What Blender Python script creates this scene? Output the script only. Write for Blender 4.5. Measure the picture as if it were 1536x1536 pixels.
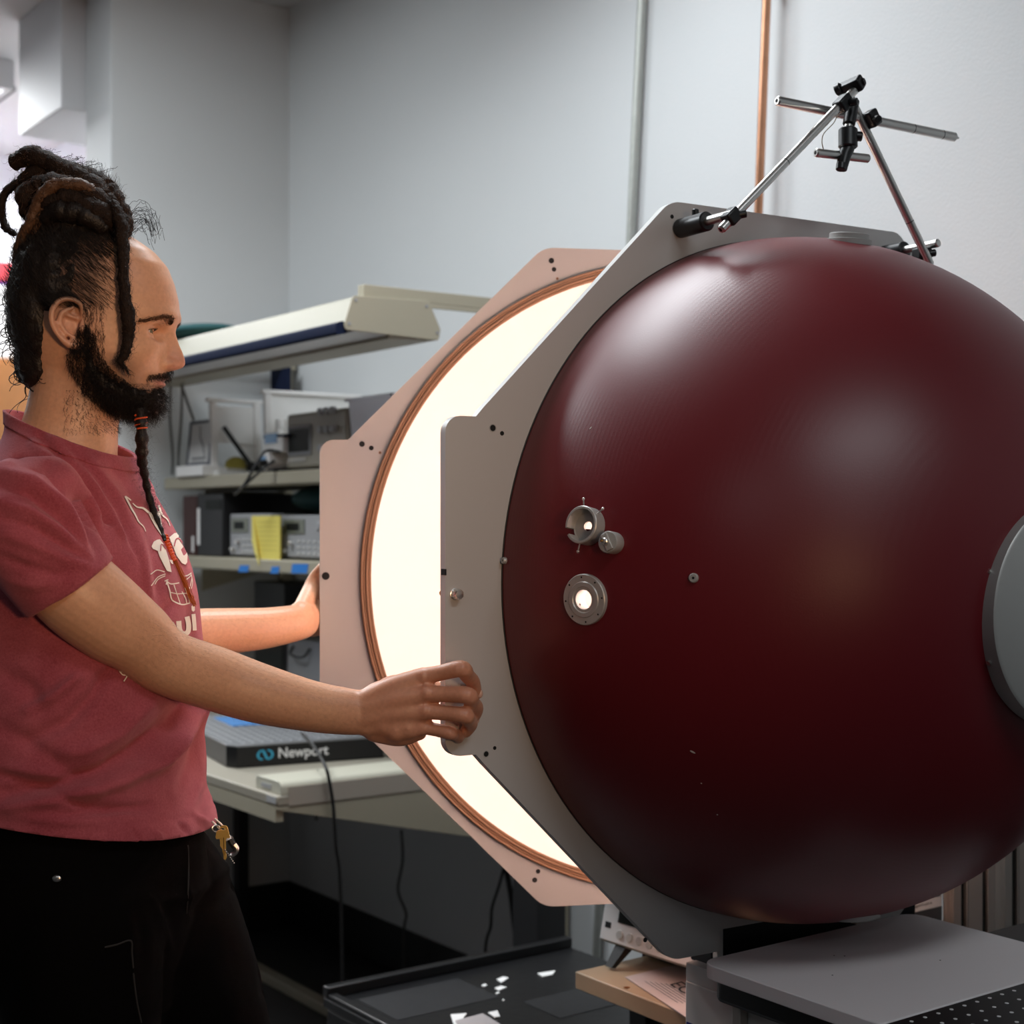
import bpy, bmesh, math, random
import numpy as np
from mathutils import Vector, Matrix
from mathutils.bvhtree import BVHTree
from mathutils import noise as mnoise
random.seed(7); RNG = np.random.default_rng(7)
for o in list(bpy.data.objects): bpy.data.objects.remove(o)
SC = bpy.context.scene
COL = SC.collection

# ------------------------------------------------------------------ camera, world, exposure, big lights
FPX, CX, CY, CAMZ = 2240.0, 768.0, 785.0, 1.38          # focal length in pixels, horizon row, eye height
cam_d = bpy.data.cameras.new('camera'); cam = bpy.data.objects.new('camera', cam_d); COL.objects.link(cam)
cam.location = (0, 0, CAMZ); cam.rotation_euler = (math.pi/2, 0, 0)
cam_d.sensor_width = 36; cam_d.lens = FPX/1536*36; cam_d.shift_y = 17/1536
cam_d.clip_start = 0.05; cam_d.clip_end = 60
cam_d.dof.use_dof = True; cam_d.dof.focus_distance = 1.9; cam_d.dof.aperture_fstop = 5.6
SC.camera = cam
vs = SC.view_settings
SC.display_settings.display_device = 'sRGB'
vs.view_transform = 'Standard'; vs.look = 'None'; vs.gamma = 1.0; vs.use_curve_mapping = False
vs.exposure = 0.0
try:
    SC.cycles.use_denoising = True; SC.cycles.max_bounces = 14; SC.cycles.diffuse_bounces = 10
    SC.cycles.sample_clamp_indirect = 6.0
except Exception: pass
W = bpy.data.worlds.new('world'); SC.world = W; W.use_nodes = True
W.node_tree.nodes['Background'].inputs[0].default_value = (0.5, 0.55, 0.6, 1)
W.node_tree.nodes['Background'].inputs[1].default_value = 0.025

# bench frame: B runs along the bench end (front to back), A along the bench front (away to the left)
A = Vector((-0.586, 0.810, 0)); B = Vector((0.810, 0.586, 0)); UP = Vector((0, 0, 1))
ORG = Vector((-0.534, 3.39, 0))
def bn(t, s, z=0.0): return ORG + B*t + A*s + UP*z
def P(x, y, Y): return Vector(((x-CX)/FPX*Y, Y, CAMZ-(y-CY)/FPX*Y))      # the point at depth Y seen at x, y of the photo
ROT_BN = math.atan2(B.y, B.x)

def area_light(name, loc, direction, sx, sy, power, color):
    d = bpy.data.lights.new(name, 'AREA'); d.shape = 'RECTANGLE'; d.size = sx; d.size_y = sy
    d.energy = power; d.color = color
    o = bpy.data.objects.new(name, d); COL.objects.link(o); o.location = loc
    z = -Vector(direction).normalized(); x = B.copy() if abs(z.z) > .9 else UP.cross(z).normalized()
    y = z.cross(x).normalized(); x = y.cross(z)
    o.rotation_euler = Matrix((x, y, z)).transposed().to_euler()
    return o
CEIL = 3.17
COOL = (0.90, 0.96, 1.0)
LIGHTS = []
LIGHTS.append(area_light('overhead_light', Vector((-0.30, 2.70, CEIL-0.05)), (0, 0, -1), 1.2, 0.55, 30, COOL)); LIGHTS[-1].data.spread = math.radians(150)
LIGHTS.append(area_light('overhead_light', Vector((-1.75, 3.3, CEIL-0.05)), (0, 0, -1), 1.2, 0.55, 52, COOL))  # added light out of view, put here to brighten the left wall
LIGHTS.append(area_light('overhead_light', Vector((1.15, 0.05, CEIL-0.05)), (0, 0, -1), 1.2, 0.55, 20, COOL))
LIGHTS.append(area_light("overhead_light", Vector((-0.9, -1.6, CEIL-0.05)), (0, 0, -1), 1.2, 0.55, 9, COOL))  # added fill light behind the camera, brightens the plate and dome fronts
LIGHTS.append(area_light("overhead_light", Vector((1.6, -2.2, CEIL-0.05)), (0, 0, -1), 1.2, 0.55, 9, COOL))  # second added fill light behind the camera
LIGHTS.append(area_light('overhead_light', bn(-0.03, 3.34, CEIL-0.13), (0, 0, -1), 0.58, 1.18, 88, (0.96, 0.98, 1.0)))

LIGHTS.append(area_light('warm_lamp', Vector((0.85, -0.50, 1.45)), (-.515, .855, .055), .26, .26, 1.5, (1.0, .60, .33))); LIGHTS[-1].data.spread = math.radians(46)     # warm lamp standing behind the camera's right, seen as a glow on the dome

# ------------------------------------------------------------------ materials
def mat(name, color, rough=0.5, metal=0.0, spec=0.5, var=0.0, vscale=30, bump=0.0, bscale=200, coat=0.0,
        emis=None, estr=0.0, sss=0.0, alpha=1.0, trans=0.0, sheen=0.0, aniso=0.0):
    m = bpy.data.materials.new(name); m.use_nodes = True
    nt = m.node_tree; b = nt.nodes['Principled BSDF']
    c = (color[0], color[1], color[2], 1)
    b.inputs['Base Color'].default_value = c
    b.inputs['Roughness'].default_value = rough; b.inputs['Metallic'].default_value = metal
    b.inputs['Specular IOR Level'].default_value = spec; b.inputs['Coat Weight'].default_value = coat
    b.inputs['Alpha'].default_value = alpha; b.inputs['Transmission Weight'].default_value = trans
    b.inputs['Sheen Weight'].default_value = sheen; b.inputs['Anisotropic'].default_value = aniso
    if sss: b.inputs['Subsurface Weight'].default_value = sss; b.inputs['Subsurface Radius'].default_value = (1, .4, .2); b.inputs['Subsurface Scale'].default_value = .006
    if emis: b.inputs['Emission Color'].default_value = (*emis, 1); b.inputs['Emission Strength'].default_value = estr
    tc = nt.nodes.new('ShaderNodeTexCoord')
    if var:
        n = nt.nodes.new('ShaderNodeTexNoise'); n.inputs['Scale'].default_value = vscale; n.inputs['Detail'].default_value = 5
        nt.links.new(tc.outputs['Object'], n.inputs['Vector'])
        mx = nt.nodes.new('ShaderNodeMix'); mx.data_type = 'RGBA'
        mx.inputs[6].default_value = tuple(max(0, v*(1-var)) for v in color)+(1,); mx.inputs[7].default_value = tuple(min(1, v*(1+var)) for v in color)+(1,)
        nt.links.new(n.outputs['Fac'], mx.inputs[0]); nt.links.new(mx.outputs[2], b.inputs['Base Color'])
    if bump:
        n = nt.nodes.new('ShaderNodeTexNoise'); n.inputs['Scale'].default_value = bscale; n.inputs['Detail'].default_value = 3
        nt.links.new(tc.outputs['Object'], n.inputs['Vector'])
        bp = nt.nodes.new('ShaderNodeBump'); bp.inputs['Strength'].default_value = bump; bp.inputs['Distance'].default_value = 0.002
        nt.links.new(n.outputs['Fac'], bp.inputs['Height']); nt.links.new(bp.outputs['Normal'], b.inputs['Normal'])
    return m

# ------------------------------------------------------------------ mesh helpers
class MB:
    def __init__(s): s.v = []; s.f = []
    def add(s, vs, fs):
        k = len(s.v); s.v += [tuple(v) for v in vs]; s.f += [tuple(i+k for i in f) for f in fs]; return s
    def hexa(s, p):      # p: 4 bottom ccw + 4 top ccw
        return s.add(p, [(3,2,1,0),(4,5,6,7),(0,1,5,4),(1,2,6,5),(2,3,7,6),(3,0,4,7)])
    def box(s, o, ax, ay, az):     # corner o and three edge vectors
        o = Vector(o); return s.hexa([o, o+ax, o+ax+ay, o+ay, o+az, o+ax+az, o+ax+ay+az, o+ay+az])
    def bbox(s, t0, t1, s0, s1, z0, z1):       # box in the bench frame
        return s.box(bn(t0, s0, z0), B*(t1-t0), A*(s1-s0), UP*(z1-z0))
    def prism(s, poly, o, ux, uy, ext):
        o = Vector(o); n = len(poly)
        a = [o+ux*p[0]+uy*p[1] for p in poly]; b = [q+ext for q in a]
        return s.add(a+b, [tuple(range(n-1,-1,-1)), tuple(range(n,2*n))]+[(i,(i+1)%n,n+(i+1)%n,n+i) for i in range(n)])
    def lathe(s, prof, o, axis, n=32, closed=False):
        o = Vector(o); ax = Vector(axis).normalized(); x = ax.orthogonal().normalized(); y = ax.cross(x)
        vs = []; fs = []; m = len(prof)
        for r, h in prof:
            for k in range(n):
                t = 2*math.pi*k/n; vs.append(o+ax*h+(x*math.cos(t)+y*math.sin(t))*r)
        rows = m if closed else m-1
        for i in range(rows):
            j = (i+1) % m
            for k in range(n): fs.append((i*n+k, i*n+(k+1)%n, j*n+(k+1)%n, j*n+k))
        if not closed: fs += [tuple(range(n-1,-1,-1)), tuple(range((m-1)*n, m*n))]
        return s.add(vs, fs)
    def cyl(s, p0, p1, r0, r1=None, n=20, ch=0.0):
        p0 = Vector(p0); p1 = Vector(p1); r1 = r0 if r1 is None else r1; L = (p1-p0).length
        prof = [(r0, 0), (r1, L)] if not ch else [(r0-ch, 0), (r0, ch), (r1, L-ch), (r1-ch, L)]
        return s.lathe(prof, p0, p1-p0, n)
    def ring(s, o, axis, ri, ro, h0, h1, n=40): return s.lathe([(ri,h0),(ro,h0),(ro,h1),(ri,h1)], o, axis, n, closed=True)
    def tube(s, pts, r, n=8, cap=True):
        pts = [Vector(p) for p in pts]; m = len(pts)
        rs = [r]*m if isinstance(r, (int, float)) else r
        vs = []; fs = []; x = None
        for i, p in enumerate(pts):
            t = (pts[min(i+1,m-1)]-pts[max(i-1,0)]).normalized()
            x = t.orthogonal().normalized() if x is None else (x-t*x.dot(t)).normalized()
            y = t.cross(x)
            for k in range(n):
                a = 2*math.pi*k/n; vs.append(p+(x*math.cos(a)+y*math.sin(a))*rs[i])
        for i in range(m-1):
            for k in range(n): fs.append((i*n+k, i*n+(k+1)%n, (i+1)*n+(k+1)%n, (i+1)*n+k))
        if cap: fs += [tuple(range(n-1,-1,-1)), tuple(range((m-1)*n, m*n))]
        return s.add(vs, fs)
    def ball(s, c, r, axes=None, nu=20, nv=12):
        c = Vector(c); r = (r,r,r) if isinstance(r,(int,float)) else r
        ax = axes or (Vector((1,0,0)), Vector((0,1,0)), UP)
        vs = []; fs = []
        for j in range(1, nv):
            th = math.pi*j/nv
            for k in range(nu):
                ph = 2*math.pi*k/nu
                vs.append(c+ax[0]*(r[0]*math.sin(th)*math.cos(ph))+ax[1]*(r[1]*math.sin(th)*math.sin(ph))+ax[2]*(r[2]*math.cos(th)))
        nb = len(vs); vs += [c+ax[2]*r[2], c-ax[2]*r[2]]
        for j in range(nv-2):
            for k in range(nu): fs.append((j*nu+k, (j+1)*nu+k, (j+1)*nu+(k+1)%nu, j*nu+(k+1)%nu))
        for k in range(nu): fs.append((nb, k, (k+1)%nu)); fs.append((nb+1, (nv-2)*nu+(k+1)%nu, (nv-2)*nu+k))
        return s.add(vs, fs)
    def mesh(s, name):
        me = bpy.data.meshes.new(name); me.from_pydata(s.v, [], s.f); me.update(); return me

WLOC = {}
def link(name, me, m, parent=None, smooth=30, bevel=0, label=None, bseg=2):
    """link a mesh given in world coordinates, origin moved to its own middle"""
    n = len(me.vertices); co = np.empty(n*3); me.vertices.foreach_get('co', co); co = co.reshape(-1, 3)
    c = (co.min(0)+co.max(0))/2
    me.vertices.foreach_set('co', (co-c).ravel()); me.update()
    bm = bmesh.new(); bm.from_mesh(me); bmesh.ops.recalc_face_normals(bm, faces=bm.faces); bm.to_mesh(me); bm.free()
    o = bpy.data.objects.new(name, me); COL.objects.link(o)
    if isinstance(m, (list, tuple)):
        for q in m: me.materials.append(q)
    elif m: me.materials.append(m)
    if smooth is not None:
        me.shade_smooth()
        if smooth < 180: me.set_sharp_from_angle(angle=math.radians(smooth))
    if bevel:
        b = o.modifiers.new('bevel', 'BEVEL'); b.width = bevel; b.segments = bseg; b.limit_method = 'ANGLE'; b.angle_limit = math.radians(40)
    place(o, Vector(c), parent)
    if label: o['label'] = label
    return o
def place(o, wloc, parent):
    WLOC[o] = Vector(wloc)
    if parent is not None: o.parent = parent; o.location = Vector(wloc)-WLOC[parent]
    else: o.location = wloc
def obj(name, mb, m, parent=None, **k): return link(name, mb.mesh(name), m, parent, **k)
def thing(name, label, cat, loc, group=None):
    o = bpy.data.objects.new(name, None); COL.objects.link(o); o.empty_display_size = .05; place(o, Vector(loc), None)
    o['label'] = label; o['category'] = cat
    if group: o['group'] = group
    return o
def tag(o, label, cat, group=None, kind=None):
    o['label'] = label; o['category'] = cat
    if group: o['group'] = group
    if kind: o['kind'] = kind
    return o
def struct(o): o['kind'] = 'structure'; return o
def clone(o, wloc, parent, rotz=None):
    c = o.copy(); COL.objects.link(c); place(c, wloc, parent)
    if rotz is not None: c.rotation_euler = (0, 0, rotz)
    return c
def round_poly(pts, r, n=6):
    out = []; m = len(pts)
    rr = r if isinstance(r, (list, tuple)) else [r]*m
    for i in range(m):
        p = Vector((*pts[i], 0)); a = Vector((*pts[i-1], 0))-p; b = Vector((*pts[(i+1)%m], 0))-p
        if rr[i] <= 0: out.append((p.x, p.y)); continue
        ang = a.angle(b); d = min(rr[i]/math.tan(ang/2), a.length*.49, b.length*.49); rad = d*math.tan(ang/2)
        a.normalize(); b.normalize(); c = p+(a+b).normalized()*(rad/math.sin(ang/2))
        v0 = p+a*d-c; v1 = p+b*d-c; tot = v0.angle(v1); sg = 1 if v0.x*v1.y-v0.y*v1.x > 0 else -1
        for k in range(n+1):
            t = sg*tot*k/n; out.append((c.x+v0.x*math.cos(t)-v0.y*math.sin(t), c.y+v0.x*math.sin(t)+v0.y*math.cos(t)))
    return out
def sheet(outline, holes, o, ux, uy, ext):
    """flat plate of given outline with holes, thickened by vector ext (list of (outline) loops in 2D)"""
    bm = bmesh.new(); edges = []
    for loop in [outline]+holes:
        vs = [bm.verts.new(Vector(o)+ux*p[0]+uy*p[1]) for p in loop]
        edges += [bm.edges.new((vs[i], vs[(i+1) % len(vs)])) for i in range(len(vs))]
    bmesh.ops.triangle_fill(bm, edges=edges, use_beauty=True)
    if ext is not None:
        g = bmesh.ops.extrude_face_region(bm, geom=list(bm.faces))
        bmesh.ops.translate(bm, verts=[v for v in g['geom'] if isinstance(v, bmesh.types.BMVert)], vec=ext)
    me = bpy.data.meshes.new('sheet'); bm.to_mesh(me); bm.free(); return me
def circle(cx, cy, r, n=24): return [(cx+r*math.cos(2*math.pi*k/n), cy+r*math.sin(2*math.pi*k/n)) for k in range(n)]
def text_mesh(body, size, o, ux, uy, ext, align='LEFT', bold=0.0, spacing=1.0):
    cu = bpy.data.curves.new('lettering', 'FONT'); cu.body = body; cu.size = size; cu.align_x = align; cu.offset = bold; cu.space_character = spacing
    ob = bpy.data.objects.new('lettering', cu); COL.objects.link(ob)
    dg = bpy.context.evaluated_depsgraph_get(); me = bpy.data.meshes.new_from_object(ob.evaluated_get(dg))
    bpy.data.objects.remove(ob)
    n = len(me.vertices); co = np.empty(n*3); me.vertices.foreach_get('co', co); co = co.reshape(-1, 3)
    w = np.array(o)+co[:, :1]*np.array(ux)+co[:, 1:2]*np.array(uy)+np.array(ext)
    me.vertices.foreach_set('co', w.ravel()); me.update(); me.materials.clear(); return me
def spline(pts, n=8):
    pts = [Vector(p) for p in pts]; out = []
    for i in range(len(pts)-1):
        p0 = pts[max(i-1, 0)]; p1 = pts[i]; p2 = pts[i+1]; p3 = pts[min(i+2, len(pts)-1)]
        for k in range(n):
            t = k/n; out.append(.5*((2*p1)+(p2-p0)*t+(2*p0-5*p1+4*p2-p3)*t*t+(3*p1-p0-3*p2+p3)*t**3))
    out.append(pts[-1]); return out
def cable(name, pts, r, m, label, cat='cable', group=None, n=8):
    return tag(obj(name, MB().tube(spline(pts, n), r, 8), m), label, cat, group)
# ------------------------------------------------------------------ room shell
M_wall = mat('painted_wall', (0.62, 0.635, 0.64), .72, bump=.25, bscale=160, var=.02, vscale=3)
M_ceil = mat('ceiling_paint', (0.55, 0.54, 0.54), .85, bump=.4, bscale=90)
M_floor = mat('dark_floor', (0.022, 0.020, 0.020), .55, var=.3, vscale=8)
M_base = mat('black_rubber_base', (0.008, 0.008, 0.008), .6)
M_walldk = mat('darkened_lab_wall', (.16, .165, .17), .7)  # walls out of view, darkened so their reflection in the dome stays dim
M_white = mat('white_wall_paint', (0.80, 0.82, 0.84), .7)
WT = 0.86; WS = 1.60
struct(obj('floor', MB().bbox(-5, WT+.2, -6, 4.6, -.1, 0), M_floor))
struct(obj('ceiling', MB().bbox(-5, WT+.2, -6, 4.6, CEIL, CEIL+.1), M_ceil))
struct(obj('wall_right', MB().bbox(WT, WT+.15, -6, WS, 0, CEIL), M_wall))
struct(obj('wall_left', MB().bbox(.22, WT+.15, WS, WS+.23, 0, CEIL), M_wall, bevel=.004))
struct(obj('wall_far', MB().bbox(-5, WT+.15, 4.3, 4.45, 0, CEIL), M_white))
struct(obj('wall_passage', MB().bbox(WT, WT+.15, WS+.23, 4.3, 0, CEIL), M_white))
struct(obj('wall_side', MB().bbox(-5.15, -5, -6, 4.6, 0, CEIL), M_walldk))
struct(obj('wall_near', MB().bbox(-5, WT, -6.15, -6, 0, CEIL), M_walldk))
struct(obj('baseboard_right', MB().bbox(WT-.008, WT, -6, WS, 0, .14), M_base, bevel=.003))
struct(obj('baseboard_left', MB().bbox(.22, WT-.01, WS-.008, WS, 0, .14), M_base, bevel=.003))
# boxed-in duct beyond the wall's end
M_duct = mat('duct_paint', (0.56, 0.57, 0.59), .6)
struct(obj('trim_1', MB().bbox(.14, WT, WS+.235, WS+.68, 2.76, CEIL), M_duct, bevel=.004))
# surface-mounted ceiling lamps (the one over the passage is in view)
M_lamphouse = mat('lamp_housing_white', (0.5, 0.5, 0.5), .5)
M_diff = mat('lamp_diffuser', (.9, .9, .9), .6, emis=(.92, .97, 1), estr=6.0)
M_darkmetal = mat('dark_bronze_edge', (.05, .06, .06), .4, metal=.6)
def overhead_light(t0, t1, s0, s1, label):
    c = bn((t0+t1)/2, (s0+s1)/2, CEIL-.06)
    th = thing('ceiling_light', label, 'ceiling light', c)
    mb = MB()
    for q in ((t0, t0+.03, s0, s1), (t1-.03, t1, s0, s1), (t0+.03, t1-.03, s0, s0+.03), (t0+.03, t1-.03, s1-.03, s1)): mb.bbox(q[0], q[1], q[2], q[3], CEIL-.115, CEIL-.004)
    obj('housing', mb, M_lamphouse, th)
    obj('diffuser', MB().bbox(t0+.03, t1-.03, s0+.03, s1-.03, CEIL-.06, CEIL-.05), M_diff, th, label='glowing white diffuser')
    obj('edge_trim', MB().bbox(t0-.004, t0, s0, s1, CEIL-.12, CEIL-.1).bbox(t1, t1+.004, s0, s1, CEIL-.12, CEIL-.1), M_darkmetal, th)
    return th
overhead_light(-.33, .27, 2.74, 3.94, 'white ceiling light glowing at the top left beyond the boxed duct')
# conduit and copper pipe on the right wall
M_galv = mat('galvanised_steel', (.42, .43, .40), .5, metal=.7, var=.12, vscale=60)
M_copper = mat('copper_pipe', (.60, .30, .18), .34, metal=1.0, var=.2, vscale=20)
def on_wall(x, off):       # depth along which the column x of the photo meets the plane t = WT - off
    k = (x-CX)/FPX; o = bn(WT-off, 0)
    return (k*o.y-o.x)/(A.x-k*A.y)
def wallpt(x, y, off):
    s = on_wall(x, off); p = bn(WT-off, s); return P(x, y, p.y)
def pipe(x0, y0, x1, y1, off, r, name, label, m, cat, bands):
    a = wallpt(x0, y0, off); b = wallpt(x1, y1, off); d = (b-a)/(b-a).z
    top = a+d*(CEIL-.002-a.z); bot = a+d*(.02-a.z)
    th = thing(name, label, cat, bot)
    obj('tube', MB().cyl(bot, top, r, n=16), m, th)
    for y in bands:
        c = a+d*((wallpt(x0, y, off)).z-a.z)
        obj('coupling', MB().cyl(c-d*.02, c+d*.02, r*1.28, n=16, ch=.002), m, th)
        cl = MB().bbox(0, off+.0, 0, .025, 0, .02)
        q = MB().box(c-A*.012-UP*.05, A*.024, B*(off-r*.5), UP*.018); obj('pipe_strap', q, M_galv, th)
pipe(963, 0, 945, 380, .018, .0115, 'steel_conduit', 'grey galvanised steel conduit running up the pale wall', M_galv, 'conduit', [-60, 560])
pipe(1150, 0, 1137, 335, .05, .0098, 'copper_pipe', 'bare copper pipe running up the wall behind the rod tripod', M_copper, 'pipe', [-50, 620])

# back room beyond the passage: wooden cabinet with boxes on top
M_wood = mat('orange_oak', (.23, .088, .019), .45, var=.25, vscale=9)
M_greybox = mat('pale_grey_card', (.50, .49, .48), .7)
M_redbox = mat('red_cloth', (.33, .025, .035), .7, var=.3, vscale=25)
M_purple = mat('purple_cloth', (.09, .03, .20), .7)
cab = thing('wooden_cabinet', 'tall orange wooden cabinet standing behind the man at the left edge', 'cabinet', bn(.1, 3.85, 0))
obj('body', MB().bbox(-.5, .72, 3.62, 4.2, .06, 2.11), M_wood, cab, bevel=.004)
obj('plinth', MB().bbox(-.46, .68, 3.66, 4.2, 0, .06), M_base, cab)
for t in (-.49, .12):
    d = obj('door', MB().bbox(t, t+.59, 3.6, 3.617, .08, 2.09), M_wood, cab, bevel=.003)
    obj('handle', MB().bbox(t+.27, t+.33, 3.585, 3.6, 1.1, 1.12), M_galv, d)
gb = thing('storage_box', 'pale grey storage box on top of the wooden cabinet', 'box', bn(.3, 3.9, 2.11))
obj('body', MB().bbox(-.3, .7, 3.66, 4.15, 2.111, 2.40), M_greybox, gb, bevel=.01)
obj('lid', MB().bbox(-.31, .71, 3.65, 4.16, 2.40, 2.44), M_greybox, gb, bevel=.006)
rb = thing('folded_banner', 'red and purple folded banner lying on the grey box', 'banner', bn(.3, 3.9, 2.44))
obj('red_layer', MB().bbox(.12, .66, 3.68, 4.0, 2.465, 2.55), M_redbox, rb, bevel=.02, bseg=3)
obj('purple_layer', MB().bbox(.14, .64, 3.7, 4.0, 2.441, 2.465), M_purple, rb, bevel=.01, label='thin purple bottom layer')
obj('top_fold', MB().bbox(.14, .5, 3.7, 3.98, 2.55, 2.585), M_purple, rb, bevel=.015, label='purple top fold')
# pale crates low at the left edge
for i, (z0, z1, l) in enumerate(((0.0, .07, 'lower pale crate on the floor at the left edge'), (.10, .18, 'upper pale crate stacked by the left edge'))):
    pass
M_pale = mat('pale_plastic', (.42, .38, .37), .6)
c0 = P(3, 1500, 4.3); cr = thing('storage_crate', 'pale low storage crate with dark slots on the floor at the left edge', 'crate', (c0.x-.3, 4.4, 0))
for k, (z0, z1) in enumerate(((.003, .05), (.07, .10), (.155, .215))):
    obj('side_rail', MB().box((-1.95, 4.25, z0), Vector((.49, 0, 0)), Vector((0, .4, 0)), UP*(z1-z0)), M_pale, cr, bevel=.004)
obj('inner_tray', MB().box((-1.93, 4.27, .02), Vector((.45, 0, 0)), Vector((0, .36, 0)), UP*.18), M_base, cr, label='dark inner tray')
# ------------------------------------------------------------------ the integrating sphere: two halves hinged on the right
M_anod = mat('grey_anodised_plate', (.56, .545, .53), .45, metal=.15, spec=.4, bump=.05, bscale=900)
M_anod2 = mat('clear_anodised_plate', (.40, .39, .375), .55, metal=.0, spec=.3, bump=.05, bscale=900)
M_anod3 = mat('grey_machined_aluminium', (.46, .45, .43), .40, metal=.35, spec=.4)
M_hole = mat('dark_hole', (.004, .004, .004), .8)
M_steel = mat('bright_steel', (.76, .74, .71), .30, metal=1.0)
M_brass = mat('brass', (.80, .42, .12), .3, metal=1.0)
M_black = mat('black_anodised', (.006, .006, .007), .38)
M_coating = mat('white_sphere_coating', (.93, .925, .915), .95, spec=.05)
M_coating2 = mat('cream_sphere_coating', (.86, .85, .83), .95, spec=.05)
M_gasket = mat('brown_rubber_gasket', (.27, .145, .08), .5, spec=.4)
def red_paint():
    m = mat('dark_red_paint', (.140, .0060, .0105), .40, spec=.5, coat=.0)
    nt = m.node_tree; b = nt.nodes['Principled BSDF']; tc = nt.nodes.new('ShaderNodeTexCoord')
    dot = nt.nodes.new('ShaderNodeVectorMath'); dot.operation = 'DOT_PRODUCT'; dot.inputs[1].default_value = (N1.x, N1.y, 0)
    nt.links.new(tc.outputs['Object'], dot.inputs[0])
    n0 = nt.nodes.new('ShaderNodeTexNoise'); n0.inputs['Scale'].default_value = 14; nt.links.new(tc.outputs['Object'], n0.inputs['Vector'])
    ad = nt.nodes.new('ShaderNodeMath'); ad.operation = 'MULTIPLY_ADD'; ad.inputs[1].default_value = .008; nt.links.new(n0.outputs['Fac'], ad.inputs[0]); nt.links.new(dot.outputs['Value'], ad.inputs[2])
    mu = nt.nodes.new('ShaderNodeMath'); mu.operation = 'MULTIPLY'; mu.inputs[1].default_value = 1000; nt.links.new(ad.outputs[0], mu.inputs[0])
    si = nt.nodes.new('ShaderNodeMath'); si.operation = 'SINE'; nt.links.new(mu.outputs[0], si.inputs[0])
    n1 = nt.nodes.new('ShaderNodeTexNoise'); n1.inputs['Scale'].default_value = 500; nt.links.new(tc.outputs['Object'], n1.inputs['Vector'])
    m2 = nt.nodes.new('ShaderNodeMath'); m2.operation = 'MULTIPLY_ADD'; m2.inputs[1].default_value = .30
    n3 = nt.nodes.new('ShaderNodeTexNoise'); n3.inputs['Scale'].default_value = 4.5; nt.links.new(tc.outputs['Object'], n3.inputs['Vector'])
    mr3 = nt.nodes.new('ShaderNodeMapRange'); mr3.inputs[1].default_value = .38; mr3.inputs[2].default_value = .60; nt.links.new(n3.outputs['Fac'], mr3.inputs[0])
    mm = nt.nodes.new('ShaderNodeMath'); mm.operation = 'MULTIPLY'; nt.links.new(si.outputs[0], mm.inputs[0]); nt.links.new(mr3.outputs[0], mm.inputs[1]); nt.links.new(mm.outputs[0], m2.inputs[0]); nt.links.new(n1.outputs['Fac'], m2.inputs[2])
    bp = nt.nodes.new('ShaderNodeBump'); bp.inputs['Strength'].default_value = .10; bp.inputs['Distance'].default_value = .0006
    nt.links.new(m2.outputs[0], bp.inputs['Height']); nt.links.new(bp.outputs['Normal'], b.inputs['Normal'])
    return m
R = .496; HD = .472        # rim radius of the front dome and its slightly shallower depth
C1 = Vector((.408, 2.215, 1.2995)); TH1 = math.radians(31.0)
D1 = Vector((math.cos(TH1), math.sin(TH1), 0)); N1 = Vector((math.sin(TH1), -math.cos(TH1), 0))
C2 = Vector((.267, 2.459, 1.293)); TH2 = math.radians(10.0)
D2 = Vector((math.cos(TH2), math.sin(TH2), 0)); N2 = Vector((math.sin(TH2), -math.cos(TH2), 0))
M_red = red_paint()
AP = .533; HE = AP*math.tan(math.pi/8); EAR = .5795; EH = .219
TP = .0135
def plate_outline(notch=False):
    # octagon with an ear widening its left side
    pts = [(HE, AP), (-HE, AP), (-.5225, .232), (-.5345, EH), (-EAR, EH), (-EAR, -EH), (-.5345, -EH), (-.5225, -.232), (-HE, -AP), (HE, -AP), (AP, -HE), (AP+.10, -HE), (AP+.10, HE), (AP, HE)]
    rad = [.03, .045, .03, .0, .03, .03, .0, .03, .045, .03, .02, .01, .01, .02]
    if notch: pts[9:9] = [(-.133, -AP), (-.133, -.502), (.133, -.502), (.133, -AP)]; rad[9:9] = [.004, .004, .004, .004]      # cut-out for the stand
    return round_poly(pts, rad, 6)
def dome(C, D, N, r, holes, n_ring=64, n_seg=160, h=None):
    """hemisphere about axis N, faces inside any hole (centre direction, angle) left open"""
    mb = MB(); vs = []; fs = []; h = r if h is None else h
    for j in range(n_ring+1):
        th = (math.pi/2)*(1-j/n_ring)
        if j == n_ring: vs.append(C+N*h); break
        for k in range(n_seg):
            ph = 2*math.pi*k/n_seg
            vs.append(C+N*(h*math.cos(th))+(D*math.cos(ph)+UP*math.sin(ph))*(r*math.sin(th)))
    for j in range(n_ring-1):
        for k in range(n_seg): fs.append((j*n_seg+k, j*n_seg+(k+1)%n_seg, (j+1)*n_seg+(k+1)%n_seg, (j+1)*n_seg+k))
    for k in range(n_seg): fs.append(((n_ring-1)*n_seg+k, (n_ring-1)*n_seg+(k+1)%n_seg, n_ring*n_seg))
    keep = []
    for f in fs:
        c = sum((vs[i] for i in f), Vector())/len(f)-C
        if not any(c.angle(h) < a for h, a in holes): keep.append(f)
    used = sorted({i for f in keep for i in f}); mp = {u: i for i, u in enumerate(used)}
    return mb.add([vs[i] for i in used], [tuple(mp[i] for i in f) for f in keep])
def on_dome(x, y):
    k = R/HD; st = lambda v: v+N1*(v.dot(N1)*(k-1))
    o = Vector((0, 0, CAMZ)); d = (P(x, y, 1)-o).normalized(); oc = st(o-(C1+N1*TP/2)); e = st(d); a = e.dot(e); b = e.dot(oc); c = oc.dot(oc)-R*R
    t = (-b-math.sqrt(b*b-a*c))/a; p = o+d*t; return p, st(st(p-C1-N1*TP/2)).normalized()
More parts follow.
